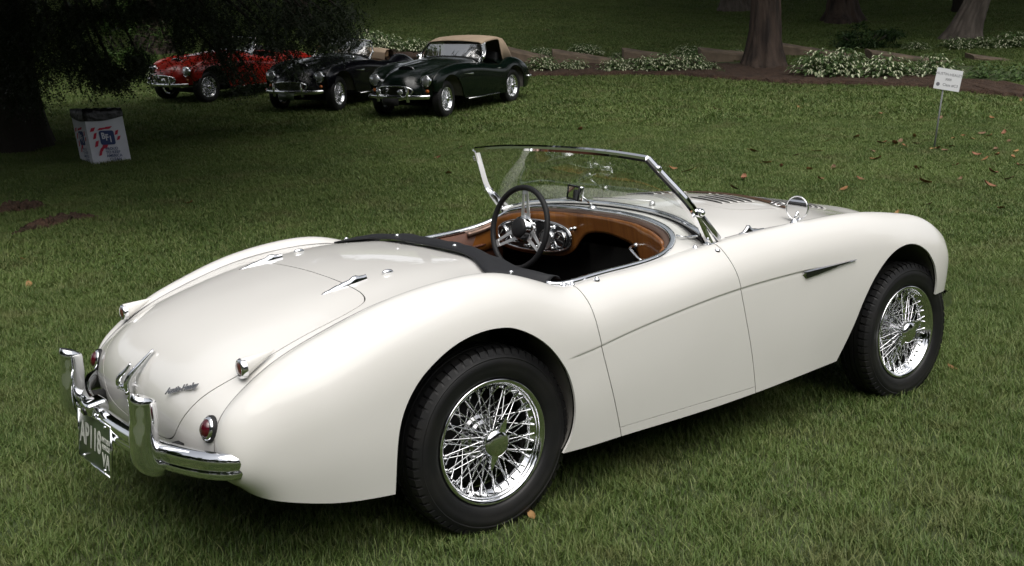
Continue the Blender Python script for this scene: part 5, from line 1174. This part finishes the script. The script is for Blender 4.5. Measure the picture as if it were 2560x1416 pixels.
# ------------------------------------------------------------------ the evergreen at the left
def build_conifer():
    rnd = random.Random(31); g = pixg(22, 372); t = empty('evergreen_tree', g); tag(t, 'huge dark evergreen with drooping branches at the left edge', 'tree'); b = MB(); V = []; ns, na = 24, 28
    for i in range(ns):
        z = -.2+10*(i/(ns-1))**1.5; r_ = .50*(1-.6*z/10)+.25*math.exp(-(z+.2)/.55)
        for j in range(na):
            a = 2*PI*j/na; q = r_*(1+.06*math.sin(a*7+z)+.04*math.sin(a*13-z*2)+.25*math.exp(-(z+.2)/.5)*max(0, math.sin(a*3))); V.append((q*math.cos(a), q*math.sin(a), z))
    b.add(V, [(i*na+j, i*na+(j+1) % na, (i+1)*na+(j+1) % na, (i+1)*na+j) for i in range(ns-1) for j in range(na)]); b.build('trunk', BARKD, t)
    o = np.array(g)
    # (px, py, depth, spread in px, drop in px, number)
    cl = [(40,60,14.5,110,150,420),(120,90,14.2,90,120,320),(60,190,14.4,80,90,240),(190,120,14.8,60,80,220),(245,165,15.0,50,60,200),(285,190,15.2,34,36,130),(345,150,15.4,40,50,140),(230,30,15.0,110,50,260),(360,20,15.5,110,36,220),(480,30,16.2,100,60,260),(545,90,16.4,60,90,240),(575,150,16.5,50,60,130),(620,185,16.6,45,36,60),(660,60,16.6,90,90,330),(700,115,16.8,50,45,90),(738,168,17.0,26,30,40),(760,50,17.0,90,80,300),(800,95,17.2,60,50,130),(850,40,17.4,60,60,200),(870,90,17.4,40,40,90),(450,95,16.0,40,60,90),(610,215,16.6,26,20,22)]
    f = MB(); br = MB()
    def spray(p, L_, droop, fat=1.0):
        a = rnd.uniform(0, 2*PI); u = Vector((math.cos(a), math.sin(a), -droop)).normalized(); q = p.copy(); n = 7
        for k in range(n):
            q2 = q+u*L_/n; u = (u+Vector((0, 0, -.16))).normalized(); sd_ = u.cross(Vector((rnd.gauss(0, .4), rnd.gauss(0, .4), 1))).normalized(); w_ = L_*.15*(1-.6*k/n)*(1 if fat == 1 else 1.5)
            for sg in (-1, 1):
                e = (u*.75+sd_*sg+Vector((0, 0, rnd.uniform(-.35, .1)))).normalized()*w_*rnd.uniform(.7, 1.3); nn = u*.011*fat; f.add([q-nn, q+nn, q+e], [(0, 1, 2)])
            q = q2
        f.add([p, p+Vector((.004, 0, 0)), q], [(0, 1, 2)])
    for (px, py, d, sx, sy, n) in cl:
        for _ in range(int(n*1.6)):
            c = pix(px+rnd.gauss(0, .5)*sx, py+rnd.gauss(0, .45)*sy, d+rnd.gauss(0, .45)); spray(Vector(c)-g, rnd.uniform(.16, .34), rnd.uniform(.2, 1.1))
        e = Vector(pix(px, py-sy*.3, d))-g; s0 = Vector((0, 0, max(2.6, e.z+1.6+rnd.random()))); br.tube(sp3([s0, s0.lerp(e, .5)+Vector((0, 0, .75)), e], 14), [.055*(1-i/15)+.006 for i in range(14)], 6)
    rt = Vector((*R2, 0)); fw = Vector((*F2, 0))
    for _ in range(8500):                       # the crown overhead
        a = rnd.uniform(0, 2*PI); z = rnd.uniform(2.9, 9.5); rr = (1-(z-2.9)/10)*6.6*math.sqrt(rnd.random())
        if rr*math.cos(a) > 1.6 and z < 5.2: continue
        c = Vector((0, 0, z))+rt*(rr*math.cos(a)+2.4)+fw*rr*math.sin(a); spray(c+Vector((0, 0, -.10*rr)), rnd.uniform(.5, 1.0), rnd.uniform(.2, .9), 3.5)
    for _ in range(6000):                       # loose unseen sprays added above the picture to shade lawn and litter box
        d_ = rnd.uniform(8.0, 16); l_ = rnd.uniform(-13, -1.5)*d_/14; x, y = W2(d_, l_); z = 2.0+.16*d_+rnd.uniform(.2, 2.2); spray(Vector((x, y, z))-g, rnd.uniform(.5, 1.0), rnd.uniform(.1, .7), 4.0)
    for k in range(26):
        a = k*2.4; z = 2.8+k*.25; L_ = (1-(z-2.9)/9)*5; br.tube([(0, 0, z), (L_*.5*math.cos(a), L_*.5*math.sin(a), z+.3), (L_*math.cos(a), L_*math.sin(a), z-.2)], [.07, .045, .01], 6)
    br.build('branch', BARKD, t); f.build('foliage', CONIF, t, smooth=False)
build_conifer()
# ------------------------------------------------------------------ fallen leaves, earth mounds
def leaf_mesh(seed):
    rnd = random.Random(seed); n = 7; V = []; b = MB(); cu = rnd.uniform(.25, .9)
    for i in range(n):
        t = i/(n-1); wd = .032*math.sin(PI*min(1, t*.93+.05))**.8; x = -.055+.11*t; zc = .012+cu*.02*(2*t-1)**2
        V += [(x, -wd, zc+cu*.016), (x, 0, zc), (x, wd, zc+cu*.018)]
    b.add(V, [(i*3+j, (i+1)*3+j, (i+1)*3+j+1, i*3+j+1) for i in range(n-1) for j in range(2)]); b.tube([(-.055, 0, .014), (-.085, .006, .022)], .0016, 4); return b
LFM = [mat('dry_leaf_%d' % i, c, .7, noise=(30, c2, .35, .7, 4)) for i, (c, c2) in enumerate((((.27, .13, .05), (.17, .08, .03)), ((.34, .20, .08), (.22, .12, .04)), ((.26, .115, .06), (.16, .07, .035)), ((.20, .12, .065), (.12, .07, .04))))]
def build_leaves():
    rnd = random.Random(77); ms = [leaf_mesh(s).me('fallen_leaf', LFM[s % 4]) for s in range(8)]
    pts = [(475,516),(1122,440),(1097,400),(1150,375),(58,655),(75,720),(668,870),(1550,385),(1680,430),(1720,435),(1690,480),(1835,480),(1885,385),(1915,415),(1955,422),(1990,395),(2025,430),(2040,385),(2050,455),(2085,425),(2110,480),(2140,350),(2150,455),(2180,385),(2205,365),(2225,370),(2238,365),(2250,360),(2260,372),(2285,348),(2290,430),(2300,425),(2310,465),(2330,378),(2345,380),(2362,383),(2375,372),(2385,352),(2390,420),(2400,455),(2410,345),(2430,352),(2440,395),(2455,340),(2462,405),(2475,345),(2480,440),(2490,380),(2495,395),(2505,530),(2510,340),(2520,360),(2530,400),(2540,385),(2548,420),(2290,365),(2190,405),(2065,360),(1860,455),(1655,435),(2320,520),(2240,545),(2470,472),(2525,455),(1790,280),(2000,275),(2200,290),(2350,300),(2480,300),(1600,310),(1450,330),(300,645),(2378,930),(1330,1305),(620,985),(2545,240),(2552,257),(2535,236),(1380,205),(1850,300)]
    for i, (px, py) in enumerate(pts):
        p = pixg(px, py); o = link('fallen_leaf', ms[i % 8]); d = (p.x-CAM[0])*F2[0]+(p.y-CAM[1])*F2[1]; o.location = (p.x, p.y, p.z+.012+.014*rnd.random()); o.rotation_euler = (rnd.uniform(-.5, .5), rnd.uniform(-.5, .5), rnd.uniform(0, 6.3)); s = rnd.uniform(.7, 1.3)*(1 if d > 9 else .62 if d > 5 else .4); o.scale = (s, s*rnd.uniform(.7, 1.1), s)
        tag(o, 'single dry brown leaf fallen on the grass', 'leaf', 'fallen leaves on the lawn')
build_leaves()
EARTH = mat('bare_earth', (.085, .048, .030), .95, noise=(7, (.05, .032, .021), .35, .65, 9), bump=(25, 1.0, .05))
def mound(label, pts, wd, h, seed):
    rnd = random.Random(seed); P_ = [pixg(*q) for q in pts]; q = sp3(P_, 40); V = []; nv = 15
    for i, p in enumerate(q):
        t = (q[min(39, i+1)]-q[max(0, i-1)]); t.z = 0; t.normalize(); n = Vector((-t.y, t.x, 0)); e = math.sin(PI*(i+.5)/40)**.6
        for j in range(nv):
            s = -1+2*j/(nv-1); x = p+n*s*wd*e*(1+.35*rnd.uniform(-1, 1)); V.append((x.x, x.y, float(hgt(x.x, x.y))-.03+(h+.03)*e*max(0, 1-s*s)*(1+.4*rnd.uniform(-1, 1))))
    o = link('earth_mound', mesh('earth_mound', V, [(i*nv+j, i*nv+j+1, (i+1)*nv+j+1, (i+1)*nv+j) for i in range(39) for j in range(nv-1)], EARTH)); tag(o, label, 'earth')
mound('upper strip of bare brown earth in the grass at the left edge', [(-30, 545), (20, 532), (70, 525), (135, 518)], .17, .085, 1)
mound('lower thin streak of bare brown earth ending in a point at the left', [(20, 590), (110, 570), (190, 553), (275, 545)], .12, .075, 2)
